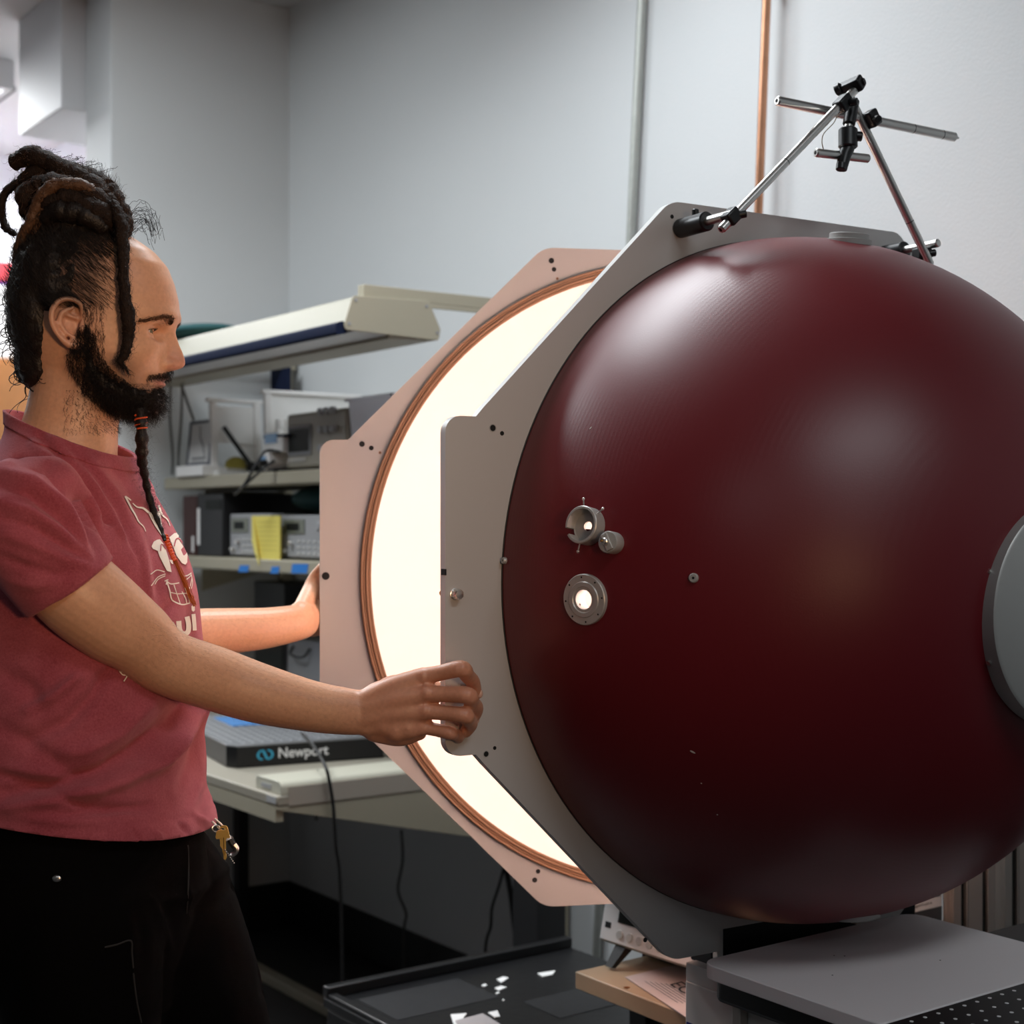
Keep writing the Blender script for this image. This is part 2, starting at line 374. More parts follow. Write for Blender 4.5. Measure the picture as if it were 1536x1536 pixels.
def on_plate(C, D, N, x, y, off=0):
    o = Vector((0, 0, CAMZ)); d = P(x, y, 1)-o; q = C+N*off; t = (q-o).dot(N)/d.dot(N); return o+d*t

# ---- front half
front = thing('sphere_half', 'dark red dome half of the big sphere with grey flange plate', 'sphere half', C1-UP*.54)
CF = C1+N1*TP/2          # dome centre on the plate's outer face
pl = sheet(plate_outline(True), [circle(0, 0, .485, 96)], C1-N1*TP/2, D1, UP, N1*TP)
plate1 = link('flange_plate', pl, M_anod, front, smooth=30, bevel=.0012, label='grey anodised octagonal flange plate with an ear')
port_p, port_n = on_dome(879, 899); cup_p, cup_n = on_dome(884, 790); kn_p, kn_n = on_dome(922, 815)
HOLE1 = [((port_p-CF), .040), ((cup_p-CF), .022)]
obj('outer_shell', dome(CF, D1, N1, R, HOLE1, h=HD), M_red, front, smooth=180, label='dark red painted dome shell')
obj('inner_coating', dome(CF, D1, N1, R-.010, [((port_p-CF), .050), ((cup_p-CF), .040)], 40, 96, h=HD-.010), M_coating, front, smooth=180, label='white inner coating')
obj('shell_rim', MB().ring(CF, N1, R-.012, R+.0008, -.0005, .003, 160), M_black, front)
# big round cover at the dome's pole
cv_c = CF+N1*(HD-.024)-UP*.030+D1*.030
cv = obj('pole_cover', MB().lathe([(.136, 0), (.140, .004), (.140, .028), (.137, .0305)], cv_c, N1, 96), M_anod3, front, smooth=40, label='round grey cover at the pole of the dome')
for k in range(8):
    a = 2*math.pi*(k+.5)/8; q = cv_c+(D1*math.cos(a)+UP*math.sin(a))*.140+N1*.013
    obj('cover_screw', MB().cyl(q, q+(D1*math.cos(a)+UP*math.sin(a))*.003, .003, n=10), M_steel, cv)
# open round port
ax = port_n
fl = obj('port_flange', MB().lathe([(.0125, -.012), (.0315, -.004), (.0315, .004), (.0305, .005), (.0225, .005), (.0215, .0062), (.0165, .0062), (.0155, .005), (.0125, .005)], port_p, ax, 64, closed=True), M_anod3, front, smooth=30, label='round grey port flange with an open bright bore')
px_ = ax.orthogonal().normalized(); px_ = (UP-ax*UP.dot(ax)).normalized(); py_ = ax.cross(px_)
for k in range(8):
    a = 2*math.pi*k/8+.1; q = port_p+(px_*math.cos(a)+py_*math.sin(a))*.0275
    obj('flange_hole', MB().cyl(q+ax*.0046, q+ax*.0053, .0012, n=8), M_hole, fl)
obj('bore_lining', MB().ring(port_p, ax, .0120, .0126, -.014, .005, 48), M_coating, fl, label='white lining of the bore')
# cup with three ball pins
cax = cup_n
cupx = (UP-cax*UP.dot(cax)).normalized(); cupy = cax.cross(cupx)
mbc = MB(); ncup = 72
prof = [(.0060, .0002), (.0060, .003), (.0190, .003), (.0200, .005), (.0200, .0185), (.0225, .0185), (.0235, .0175), (.0235, .0), (.02, -.003)]
vsx = []; fsx = []
for r_, h_ in prof:
    for k in range(ncup):
        t = 2*math.pi*k/ncup; vsx.append(cup_p+cax*h_+(cupx*math.cos(t)+cupy*math.sin(t))*r_)
def cup_slot(k, i):
    t = (2*math.pi*(k+.5)/ncup)
    return abs(((t-SLOT_T+math.pi) % (2*math.pi))-math.pi) < .22 and i in (3, 4, 5, 6)
# the slot faces left in the photo
lt = D1*-1; SLOT_T = math.atan2(lt.dot(cupy), lt.dot(cupx))
for i in range(len(prof)):
    j = (i+1) % len(prof)
    for k in range(ncup):
        if not cup_slot(k, i): fsx.append((i*ncup+k, i*ncup+(k+1)%ncup, j*ncup+(k+1)%ncup, j*ncup+k))
mbc.add(vsx, fsx)
cup = obj('port_cup', mbc, M_anod3, front, smooth=35, label='grey cup socket with a notch and three ball pins')
for dx, dy, L in ((-15, -36, .0), (36, -4, 0), (-22, 36, 0)):
    dv = (D1*dx*.9-UP*dy*1.05); dv = (dv-cax*dv.dot(cax)).normalized()
    q0 = cup_p+cax*.011+dv*.0225; q1 = q0+dv*.0105
    pin = obj('ball_pin', MB().tube([q0, q1], .0009, 8).ball(q1, .0021, nu=12, nv=8), M_steel, cup)
kax = kn_n
kn = obj('knob', MB().lathe([(.0125, -.002), (.0135, .001), (.0135, .016), (.0125, .0175)], kn_p, kax, 40), M_anod3, front, smooth=35, label='small round grey knob with a brass-tipped connector')
kx = (D1*1-UP*.9); kx = (kx-kax*kx.dot(kax)).normalized(); ky = kax.cross(kx)
obj('bridge', MB().box(kn_p+kax*.0174-kx*.011-ky*.0045, kx*.022, ky*.009, kax*.003), M_anod3, kn, bevel=.0008)
obj('connector', MB().lathe([(.0042, .017), (.0042, .025), (.0030, .026), (.0030, .031), (.0022, .0312)], kn_p, kax, 20), M_steel, kn, smooth=35)
obj('brass_tip', MB().cyl(kn_p+kax*.0312, kn_p+kax*.0322, .0017, n=12), M_brass, kn)
for (x, y, r_) in ((758, 841, .0045), (1041, 867, .0058)):
    q, qn = on_dome(x, y)
    s_ = obj('dome_screw', MB().lathe([(r_, -.001), (r_, .003), (r_*.8, .0045), (r_*.3, .0045), (r_*.25, .0035)], q, qn, 20), M_anod3, front, smooth=35)
    obj('screw_recess', MB().cyl(q+qn*.0034, q+qn*.0042, r_*.26, n=8), M_hole, s_)
# chips in the paint
M_chip = mat('bare_chip', (.6, .55, .52), .7)
for (x, y, w, h) in ((886, 642, .0022, .0007), (1039, 1128, .0036, .0011), (1076, 1222, .001, .001), (1052, 1175, .001, .0008)):
    q, qn = on_dome(x, y); u = (D1-qn*D1.dot(qn)).normalized(); v = qn.cross(u)
    obj('paint_chip', MB().prism(circle(0, 0, 1, 8), q-qn*.0002, u*w, v*h, qn*.0005), M_chip, front)
# ports at the dome's top and underside
tp = (N1*.13+UP*.482-D1*.005).normalized(); tq = CF+tp*(R-.009)
tpo = obj('top_port', MB().lathe([(.0315, 0), (.0315, .0085), (.0305, .009), (.0275, .009), (.0275, .016), (.0265, .017)], tq, (tp+UP*1.2).normalized(), 48), M_anod2, front, smooth=30, label='flat round pale port on top of the dome')
tp = (N1*.16-UP*.475-D1*.02).normalized(); tq = CF+tp*(R-.010)
obj('bottom_port', MB().lathe([(.034, 0), (.034, .005), (.026, .0055), (.026, .008)], tq, (tp-UP*1.0).normalized(), 48), M_anod2, front, smooth=30)
# plate fittings
def plate_hole(C, D, N, x, y, r_, par, off, m=M_hole, ring=False):
    q = on_plate(C, D, N, x, y, off)
    obj('plate_hole', MB().cyl(q-N*.0006, q+N*.0003, r_, n=16), m, par)
    if ring: obj('hole_rim', MB().ring(q, N, r_, r_*1.25, -.0005, .0006, 20), M_anod2, par)
for (x, y, r_) in ((739, 642, .0042), (753, 650, .003), (729, 1131, .0036), (742, 1122, .0025), (1008, 325, .003), (968, 1410, .0032)):
    plate_hole(C1, D1, N1, x, y, r_, plate1, TP/2, ring=r_ > .0033)
q = on_plate(C1, D1, N1, 682, 891, TP/2)
ts = obj('thumb_screw', MB().lathe([(.0075, 0), (.0075, .002), (.006, .0025), (.0066, .004), (.0066, .012), (.0055, .014), (.002, .0145)], q, N1, 24), M_steel, front, smooth=30, label='knurled steel thumb screw on the plate ear')
for k in range(12):
    a = 2*math.pi*k/12; e = D1*math.cos(a)+UP*math.sin(a)
    obj('knurl', MB().tube([q+e*.0066+N1*.004, q+e*.0066+N1*.012], .0007, 6), M_steel, ts)
obj('brass_pin', MB().lathe([(.0035, .0), (.0035, .012), (.0045, .013), (.0045, .020), (.002, .022)], q-N1*TP, -N1, 20), M_brass, front, smooth=30, label='brass pin behind the plate ear')
q = on_plate(C1, D1, N1, 667, 858, TP/2-.005); obj('edge_notch', MB().box(C1-D1*(EAR+.0005)+UP*(q.z-C1.z-.004)-N1*.004, D1*.002, UP*.008, N1*.011), M_hole, plate1)

# ---- rear half
rear = thing('sphere_half', 'rear half of the big sphere, glowing white inside a pale octagonal plate', 'sphere half', C2-UP*.54)
pl = sheet(plate_outline(), [circle(0, 0, .505, 96)], C2-N2*TP/2, D2, UP, N2*TP)
plate2 = link('flange_plate', pl, M_anod2, rear, smooth=30, bevel=.0012, label='pale octagonal flange plate lit from within')
CB = C2-N2*TP/2
obj('outer_shell', dome(CB, D2, -N2, .505, []), M_red, rear, smooth=180, label='dark red painted dome shell')
obj('inner_coating', dome(C2+N2*TP/2, D2, -N2, .4995, [], 48, 128), M_coating2, rear, smooth=180, label='glowing white inner coating')
for k, (r0, r1, h) in enumerate(((.5125, .5165, .0055), (.5085, .5125, .0045), (.5040, .5085, .0060), (.4990, .5040, .0040))):
    obj('gasket_ring', MB().ring(C2+N2*TP/2, N2, r0, r1, -.001, h, 160), M_gasket, rear, smooth=30, bevel=.0012)
for (x, y, r_) in ((543, 666, .0045), (557, 672, .0038), (827, 391, .0045), (831, 404, .0038), (802, 1320, .0042), (807, 1307, .0038)):
    plate_hole(C2, D2, N2, x, y, r_, plate2, TP/2)
for (x, y) in ((570, 679), (836, 418), (812, 1296)): plate_hole(C2, D2, N2, x, y, .0024, plate2, TP/2, m=M_gasket); plate_hole(C2, D2, N2, x, y, .0009, plate2, TP/2+.0003)
plate_hole(C2, D2, N2, 488.5, 864, .0062, plate2, TP/2, ring=True)
# hinge between the plates, out of sight behind the dome
HG = C1+D1*.672; 
hin = thing('hinge_post', 'steel hinge rod joining the two sphere plates behind the dome', 'hinge', HG-UP*.2)
obj('hinge_pin', MB().cyl(HG-UP*.2, HG+UP*.2, .012), M_steel, hin)
# halogen lamp burning inside the sphere
lamp_o = area_light('sphere_lamp', C1+N1*.06, N1, .16, .16, 8.4, (1.0, .61, .49))      # shaded halogen lamp, throws its light into the front dome only
obj('lamp_baffle', MB().cyl(C1+N1*.050, C1+N1*.054, .085, n=40), M_coating, front, label='white baffle disc behind the inner lamp')

# ------------------------------------------------------------------ tripod of optical rods clamped on the plate
rig = thing('rod_tripod', 'steel optical rods and black clamps forming a frame above the red dome', 'rod frame', C1+UP*.5)
def rod(p0, p1, r_, name='rod', groove=None):
    d = (p1-p0).normalized(); L = (p1-p0).length
    o = obj(name, MB().lathe([(r_*.75, 0), (r_, r_*.3), (r_, L-r_*.3), (r_*.75, L)], p0, d, 20), M_steel, rig, smooth=30)
    for g in groove or []:
        obj('joint_line', MB().cyl(p0+d*(L*g-.0006), p0+d*(L*g+.0006), r_*1.006, n=20), M_black, o)
    obj('end_hole', MB().cyl(p0-d*.0002, p0+d*.0006, r_*.42, n=12), M_hole, o)
    return o
RR = .0063
q1 = on_plate(C1, D1, N1, 1020, 343, TP/2); q2 = C1+D1*.19+UP*(q1.z-C1.z)+N1*TP/2
hold = obj('post_holder', MB().cyl(q1, q1+N1*.062, .0135, n=28, ch=.002), M_black, rig, smooth=30)
obj('set_screw', MB().cyl(q1+N1*.035+UP*.012, q1+N1*.035+UP*.021, .005, n=14, ch=.001), M_black, hold)
rod(q1+N1*.05, q1+N1*.118, RR)
hold2 = obj('post_holder', MB().cyl(q2, q2+N1*.045, .0135, n=28, ch=.002), M_black, rig, smooth=30)
rod(q2+N1*.03, q2+N1*.112, RR)
zr1 = (q1+N1*.103).y; zr2 = (q2+N1*.095).y
a0 = P(1081, 345, zr1-.012); a1 = P(1287, 130, 2.115); rod(a0, a1, RR, groove=[.46])
b0 = P(1396, 398, zr2-.012); b1 = P(1272, 140, 2.14); rod(b0, b1, RR, groove=[.26])
c0 = P(1165, 151, 2.085); c1 = P(1433, 206, 2.235); rod(c0, c1, RR*1.1, 'cross_rod', [.75, .92])
dc = (c1-c0).normalized(); obj('rod_tip', MB().cyl(c1, c1+dc*.006, .0018, n=10), M_steel, rig)
e0 = P(1223, 229, 2.09); e1 = P(1303, 238, 2.13); rod(e0, e1, RR, 'short_rod')
def clamp(c, u, v, L, r_, screw_dir, name='clamp'):
    """right-angle rod clamp: black block with a knurled screw"""
    u = u.normalized(); v = (v-u*v.dot(u)).normalized(); w = u.cross(v)
    o = obj(name, MB().box(c-u*L/2-v*r_-w*r_, u*L, v*2*r_, w*2*r_), M_black, rig, bevel=.003, bseg=3)
    s = screw_dir.normalized(); q = c+s*r_
    obj('clamp_screw', MB().cyl(q, q+s*.011, .0055, n=16, ch=.001), M_black, o, smooth=30)
    obj('hex_socket', MB().cyl(q+s*.0108, q+s*.0112, .0026, n=6), M_hole, o)
    return o
da = (a1-a0).normalized(); db = (b1-b0).normalized()
clamp(P(1097, 325, zr1-.004), da, N1, .022, .0095, P(1120, 320, 2)-P(1097, 325, 2))
clamp(P(1383, 382, zr2-.004), D1, N1, .026, .0095, P(1410, 378, 2)-P(1383, 382, 2))
clamp(P(1277, 130, 2.118), P(1300, 120, 2.1)-P(1262, 137, 2.13), da, .036, .0095, P(1300, 122, 2.1)-P(1270, 134, 2.115))
clamp(P(1265, 155, 2.10), da, N1, .024, .0095, N1+D1*.6)
clamp(P(1308, 178, 2.15), db, N1, .024, .009, P(1325, 179, 2.12)-P(1308, 178, 2.15))
obj('collar', MB().cyl(P(1262, 132, 2.12), P(1254, 136, 2.125), .0085, n=18, ch=.001), M_black, rig)
g0 = P(1277, 165, 2.125); g1 = P(1273, 188, 2.115); g2 = P(1272, 222, 2.11); g3 = P(1264, 240, 2.105); g4 = P(1262, 254, 2.103)
obj('hanging_clamp', MB().cyl(P(1280, 150, 2.125), g1, .009, n=18, ch=.002), M_black, rig, smooth=30)
obj('hanging_post', MB().cyl(g1, P(1272, 196, 2.113), .006, n=16), M_steel, rig)
hh = obj('hanging_holder', MB().cyl(P(1272, 193, 2.113), g2, .0135, n=24, ch=.002), M_black, rig, smooth=30)
obj('side_knob', MB().cyl(P(1283, 204, 2.112), P(1293, 205, 2.112), .007, n=16, ch=.001), M_black, hh, smooth=30)
obj('lower_clamp', MB().tube([g2, P(1267, 232, 2.107), g4], [.0095, .0095, .008], 16), M_black, rig, smooth=40)
obj('bottom_knob', MB().cyl(P(1262, 245, 2.102), P(1261, 255, 2.10), .0072, n=16, ch=.001), M_black, rig, smooth=30)
M_wire = mat('tan_wire', (.55, .42, .30), .6)
obj('thin_wire', MB().tube(spline([P(1257, 172, 2.09), P(1250, 185, 2.085), P(1236, 200, 2.082), P(1233, 212, 2.082), P(1235, 224, 2.085)], 6), .0007, 6), M_wire, rig, label='thin tan wire loop')
# ------------------------------------------------------------------ workbench with shelves and hanging lamp
M_cream = mat('cream_enamel', (.37, .335, .25), .45, spec=.4, bump=.05, bscale=500)
M_cream2 = mat('light_cream_enamel', (.56, .54, .44), .4, spec=.4)
M_benchtop = mat('grey_laminate', (.33, .30, .24), .5)
M_navy = mat('navy_bumper', (.006, .011, .034), .75, spec=.15)
M_lampskin = mat('lamp_cream_enamel', (.42, .40, .32), .45, spec=.3)
M_lens = mat('prismatic_lens', (.75, .77, .80), .25, spec=.5, bump=.4, bscale=300)
M_screen = mat('dark_screen', (.010, .012, .010), .5, spec=.15)
M_lcd = mat('grey_lcd', (.16, .17, .13), .3)
M_bluelcd = mat('blue_lcd', (.10, .30, .55), .3)
M_instr = mat('grey_instrument', (.36, .36, .37), .5)
M_instrc = mat('beige_instrument', (.36, .33, .27), .5)
M_btn = mat('pale_button', (.60, .59, .56), .5)
M_dark = mat('black_plastic', (.010, .010, .011), .5)
M_whitep = mat('white_plastic', (.88, .86, .84), .5)
M_paper = mat('white_paper', (.88, .87, .85), .8)
M_yellow = mat('yellow_paper', (.85, .72, .16), .8)
M_ink = mat('dark_ink', (.03, .03, .035), .8)
M_greyink = mat('grey_ink', (.30, .30, .31), .8)
M_bluetape = mat('blue_tape', (.02, .20, .62), .6)
M_frame = mat('dark_picture_frame', (.10, .11, .14), .4)
M_teal = mat('teal_cloth', (.01, .07, .075), .75)
M_clear = mat('clear_plastic', (.80, .78, .82), .2, trans=.5, alpha=1.0)
M_cord = mat('grey_cord', (.09, .09, .085), .6)
M_cordb = mat('black_cord', (.008, .008, .008), .5)
M_alu = mat('extruded_aluminium', (.50, .46, .42), .42, metal=.75)

bench = thing('workbench', 'cream steel workbench with tapered end bracket and two shelves against the wall', 'workbench', bn(.4, .8, 0))
obj('worktop', MB().bbox(.0, .80, .0, 1.585, .735, .760), M_benchtop, bench, bevel=.004)
ol = lambda s: MB().prism([(0, .7345), (.0, .728), (.56, .596), (.80, .56), (.80, .7345)], bn(0, s, 0), B, UP, A*.004)
g = obj('end_bracket', ol(.001), M_cream, bench, bevel=.001, label='tapered cream bracket under the bench end')
obj('bolt', MB().cyl(bn(.10, 0, .70), bn(.10, -.003, .70), .006, n=12), M_hole, g)
obj('bolt', MB().cyl(bn(.66, 0, .66), bn(.66, -.003, .66), .006, n=12), M_hole, g)
obj('end_bracket', ol(1.575), M_cream, bench, bevel=.001)
obj('front_apron', MB().bbox(.0, .02, .006, 1.574, .700, .7345), M_cream, bench)
def upright(s, t=.80, z1=2.05, z0=0):
    u = obj('upright', MB().bbox(t, t+.04, s-.018, s+.018, z0, z1), M_cream, bench, bevel=.003)
    mb = MB()
    for k in range(int((z1-z0-.1)/.05)):
        for dx in (-.009, .009): mb.bbox(t-.0006, t+.0004, s+dx-.003, s+dx+.003, z0+.06+k*.05, z0+.06+k*.05+.022)
    o = obj('slot_rows', mb, M_hole, u); o['kind'] = 'stuff'
upright(.022, .805, 1.98); upright(1.56, .805, 1.98, .76)
obj('foot_rail', MB().bbox(.47, .51, .05, 1.56, .0, .03), M_cream, bench, bevel=.004)
for s in (.03, 1.56): obj('floor_foot', MB().bbox(.30, .80, s-.02, s+.02, 0, .05), M_dark, bench, bevel=.004)
obj('rear_leg', MB().bbox(.62, .66, 1.50, 1.54, .05, .7345), M_dark, bench, bevel=.003)
# shelves: separate boards of the bench
for (z, s1) in ((1.527, 1.55), (1.277, 1.57)):
    sh = obj('shelf', MB().bbox(.38, .80, .03, s1, z-.038, z), M_cream, bench, bevel=.005)
    for s in (.05, s1-.04): obj('shelf_bracket', MB().prism([(0, z-.04), (.3, z-.04), (.3, z-.12)], bn(.805, s, 0), -B, UP, A*.004), M_cream, sh)
# labels on the shelf front: white edge strips and blue tape
def front_patch(x0, x1, y0, y1, z_hint, m, name, par, t=.38, off=.0012, tilt=0):
    """thin patch stuck on the front plane t of a shelf, spanning the photo columns x0..x1"""
    pts = []
    for (x, y) in ((x0, y1), (x1, y1), (x1+tilt, y0), (x0+tilt, y0)):
        k = (x-CX)/FPX; o = bn(t, 0); s = (k*o.y-o.x)/(A.x-k*A.y); q = bn(t, s); pts.append(P(x, y, q.y))
    return obj(name, MB().hexa([p-B*.0004 for p in pts]+[p-B*off for p in pts]), m, par)
sh2 = [o for o in bench.children if o.name.startswith('shelf')][-1]
tape_g = 'pieces of blue tape on the lower shelf edge'
for (x0, x1, y0, y1, l) in ((358, 372, 848, 858, 'leftmost scrap of blue tape on the lower shelf edge'), (406, 418, 850, 860, 'middle scrap of blue tape on the lower shelf edge'), (437, 461, 846, 860, 'largest blue tape piece on the lower shelf edge, beside the plate')):
    tag(front_patch(x0, x1, y0, y1, 0, M_bluetape, 'blue_tape', None, tilt=2), l, 'tape', tape_g)
# cream channel cover lying along the bench end
chn = thing('channel_cover', 'cream metal channel cover with rounded lip lying along the bench end', 'channel cover', bn(.3, .08, .76))
prof = round_poly([(.0, -.0), (.0, .030), (.13, .030), (.13, 0)], [0, .022, .022, 0], 6)
cvr = MB().prism([(p[0], p[1]) for p in prof], bn(.012, .002, .7605), A, UP, B*.50)
obj('cover', cvr, M_cream2, chn, bevel=.001)
obj('front_lip', MB().bbox(.03, .50, -.001, .0018, .735, .778), mat('pinkish_cream', (.40, .35, .29), .5), chn)
M_label = mat('grey_printed_label', (.40, .40, .40), .7)
obj('asset_label', MB().bbox(.0105, .0118, .05, .10, .768, .778), M_label, chn)
obj('asset_label', MB().bbox(-.0012, .0, .004, .05, .742, .757), M_label, chn)
obj('hole', MB().cyl(bn(.16, .10, .7904), bn(.16, .10, .7912), .003, n=10), M_hole, chn)
# hanging lamp on beams
lamp = thing('bench_lamp', 'cream hanging bench lamp with navy bumper above the shelves', 'lamp', bn(.3, .8, 1.84))
L0, L1 = .0, 1.55
tf, tr = .175, .437
body = [(tf, 1.833), (tf-.0, 1.848), (tf+.022, 1.915), (tr-.028, 1.920), (tr+.006, 1.853), (tr, 1.826)]
obj('lamp_body', MB().prism([(p[0], p[1]) for p in [(tf+.004, 1.846), (tf+.024, 1.912), (tr-.03, 1.917), (tr-.002, 1.85), (tr-.004, 1.838), (tf+.03, 1.838)]], bn(0, L0+.004, 0), B, UP, A*(L1-.008)), M_lampskin, lamp, bevel=.003)
for s in (L0, L1): 
    ep = obj('end_plate', MB().prism(round_poly(body, [.008, .008, .012, .012, .014, .004], 4), bn(0, s-.002, 0), B, UP, A*.004), M_cream, lamp, bevel=.001)
    for (t, z) in ((tf+.03, 1.905), (tr-.035, 1.907), (tf+.012, 1.848), (tr-.004, 1.845)): obj('end_screw', MB().cyl(bn(t, s-.0022, z), bn(t, s-.0035, z), .004, n=10), M_greyink, ep)
obj('bumper', MB().prism(round_poly([(tf-.020, 1.820), (tf-.020, 1.848), (tf+.002, 1.855), (tf+.012, 1.826)], .006, 4), bn(0, L0+.004, 0), B, UP, A*(L1-.008)), M_navy, lamp, smooth=60, label='navy blue front bumper')
obj('lens', MB().prism([(tf+.035, 1.833), (tf+.12, 1.829), (tf+.12, 1.837), (tf+.035, 1.837)], bn(0, L0+.01, 0), B, UP, A*(L1-.02)), M_lens, lamp, label='clear ribbed lens')
obj('reflector_pan', MB().prism([(tf+.125, 1.822), (tr-.006, 1.826), (tr-.004, 1.836), (tf+.125, 1.836)], bn(0, L0+.006, 0), B, UP, A*(L1-.012)), M_cream, lamp)
for s in (.012, 1.52): obj('support_beam', MB().bbox(.235, .845, s, s+.03, 1.917, 1.947).bbox(.235, .845, s, s+.003, 1.905, 1.917), M_cream, lamp, bevel=.002)
# dark green cushion lying on the lamp's far end
cu = P(285, 492, 4.6)
tag(obj('dark_cloth', MB().ball(bn(.30, 1.20, 1.945), (.13, .30, .028), (B, A, UP), 24, 12), M_teal, smooth=180), 'dark green cloth bundle lying on top of the hanging lamp', 'cloth')

# ---- breadboard with the maker's name
CB_ = Vector((.90, .436, 0)).normalized(); CA_ = Vector((-CB_.y, CB_.x, 0))
nb = Vector((-.712, 3.765, .762))
bb = thing('optical_breadboard', 'optical breadboard with tapped grey top and black lettered edge on the bench', 'breadboard', nb+CB_*.2+CA_*.3)
ch = .02
outl = [(ch, 0), (.415, 0), (.415, .62), (0, .62), (0, ch*1.6)]
obj('black_skirt', MB().prism(outl, nb, CB_, CA_, UP*.052), M_black, bb, bevel=.001)
M_bb = mat('brushed_steel_top', (.33, .34, .36), .38, metal=.6)
tpb = obj('top_plate', MB().prism(outl, nb+UP*.052, CB_, CA_, UP*.005), M_bb, bb, bevel=.0008, label='grey steel top plate with tapped holes')
hole = MB().cyl((0, 0, 0), (0, 0, .0006), .0042, n=10)
M_thread = mat('bright_thread', (.85, .85, .85), .4)
h0 = None; cnt = 0
for i in range(16):
    for j in range(18):
        p = nb+CB_*(.02+i*.025)+CA_*(.035+j*.033)+UP*.0572
        if i == 0 and j == 0: continue
        if h0 is None:
            m_ = MB().add([Vector(v)+p for v in hole.v], hole.f); h0 = obj('tapped_hole', m_, M_thread, tpb)
        else: clone(h0, p+UP*.0003, tpb)
lt_ = text_mesh('Newport', .036, nb+CB_*.125+UP*.0185-CA_*.0012, CB_, UP, (0, 0, 0), bold=.0006)
link('lettering', lt_, M_paper, bb, smooth=None, label='white lettering on the black edge')
M_cyan = mat('cyan_logo', (.05, .42, .62), .5)
lg = MB(); o_ = nb+CB_*.092+UP*.0285-CA_*.0013
def arc2(cx, cy, rx, ry, a0, a1, w):
    pts = []
    for k in range(13):
        a = math.radians(a0+(a1-a0)*k/12); pts.append((cx+rx*math.cos(a), cy+ry*math.sin(a)))
    inn = [(cx+(rx-w)*math.cos(math.radians(a1-(a1-a0)*k/12)), cy+(ry-w*.7)*math.sin(math.radians(a1-(a1-a0)*k/12))) for k in range(13)]
    return pts+inn
for poly in (arc2(-.008, 0, .014, .013, 80, 280, .006), arc2(.008, 0, .014, .013, -100, 100, .006), [(-.009, .012), (-.002, .012), (.009, -.012), (.002, -.012)]):
    n_ = len(poly); half = n_//2
    if n_ > 4:
        for k in range(half-1):
            q4 = [poly[k], poly[k+1], poly[n_-2-k], poly[n_-1-k]]; lg.prism(q4, o_, CB_, UP, -CA_*.0003)
    else: lg.prism(poly, o_, CB_, UP, -CA_*.0003)
obj('logo', lg, M_cyan, bb, smooth=None, label='cyan looped emblem')
tag(obj('blue_sheet', MB().box(nb+CB_*.10+CA_*.34+UP*.0585, CB_*.16, CA_*.20, UP*.002), mat('blue_film', (.10, .28, .62), .4)), 'blue film sheet lying on the breadboard', 'film')
# bin beside the breadboard
def bin_(c, ux, uy, w, d, h, m, label, tap=.9):
    th = thing('plastic_bin', label, 'bin', c)
    a = [c+ux*(sx*w/2*tap)+uy*(sy*d/2*tap) for sx, sy in ((-1,-1),(1,-1),(1,1),(-1,1))]; b = [c+ux*(sx*w/2)+uy*(sy*d/2)+UP*h for sx, sy in ((-1,-1),(1,-1),(1,1),(-1,1))]
    mb = MB()
    mb.add(a+b, [(3,2,1,0),(0,1,5,4),(1,2,6,5),(2,3,7,6),(3,0,4,7)])
    o = obj('tub', mb, m, th, smooth=None); sd = o.modifiers.new('wall', 'SOLIDIFY'); sd.thickness = .003; sd.offset = -1
    rim = MB()
    for i in range(4):
        p, q = b[i], b[(i+1) % 4]; d_ = (q-p).normalized(); o_ = UP.cross(d_)
        rim.box(p-d_*.008-o_*-.0, d_*((q-p).length+.016), -o_*.008, UP*.008)
    obj('rim', rim, m, th)
    return th
M_violet = mat('pale_violet_plastic', (.42, .36, .46), .35)
bin_(bn(.56, .20, .762), B, A, .10, .14, .085, M_violet, 'pale violet plastic bin on the bench right of the breadboard')

# ---- things on the upper shelf
Z1 = 1.5275
def dep(x, t):     # depth where the photo column x meets the bench plane t
    k = (x-CX)/FPX; o = bn(t, 0); s = (k*o.y-o.x)/(A.x-k*A.y); return s, bn(t, s).y
def face_box(x0, x1, y_top, t, depth, z0, yaw=0):
    """box whose front face spans photo columns x0..x1 on plane t; returns (corner left-bottom, ux, uy, width, height)"""
    s0, Y0 = dep(x0, t); s1, Y1 = dep(x1, t); a = bn(t, s0, z0); b = bn(t, s1, z0)
    z1 = CAMZ-(y_top-CY)/FPX*Y0
    return a, (b-a).normalized(), B, (b-a).length, z1-z0
# oscilloscope
a, ux, uy, w, h = face_box(430, 520, 622, .42, .3, Z1+.008)
osc = thing('oscilloscope', 'beige bench oscilloscope with dark screen on the upper shelf', 'oscilloscope', a-UP*.008+ux*w/2+uy*.15)
ob_ = obj('case', MB().box(a, ux*w, uy*.30, UP*h), M_instrc, osc, bevel=.008)
obj('bezel', MB().box(a+ux*.012-uy*.004+UP*.035, ux*(w*.40), uy*.004, UP*(h-.07)), M_greyink, osc, bevel=.002)
obj('screen', MB().box(a+ux*.022-uy*.0055+UP*.046, ux*(w*.40-.02), uy*.002, UP*(h-.092)), M_screen, osc)
for k in range(5): obj('soft_key', MB().cyl(a+ux*(.02+k*.022)-uy*.005+UP*.022, a+ux*(.02+k*.022)+UP*.022, .006, n=12), M_btn, osc)
for k in range(3):
    for j in range(3): obj('dial', MB().cyl(a+ux*(w*.62+k*.035)-uy*.014+UP*(.05+j*.05), a+ux*(w*.62+k*.035)+UP*(.05+j*.05), .010, n=16, ch=.001), M_instr, osc)
obj('foot', MB().box(a+ux*.01-UP*.008+uy*.01, ux*(w-.02), uy*.25, UP*.008), M_dark, osc)
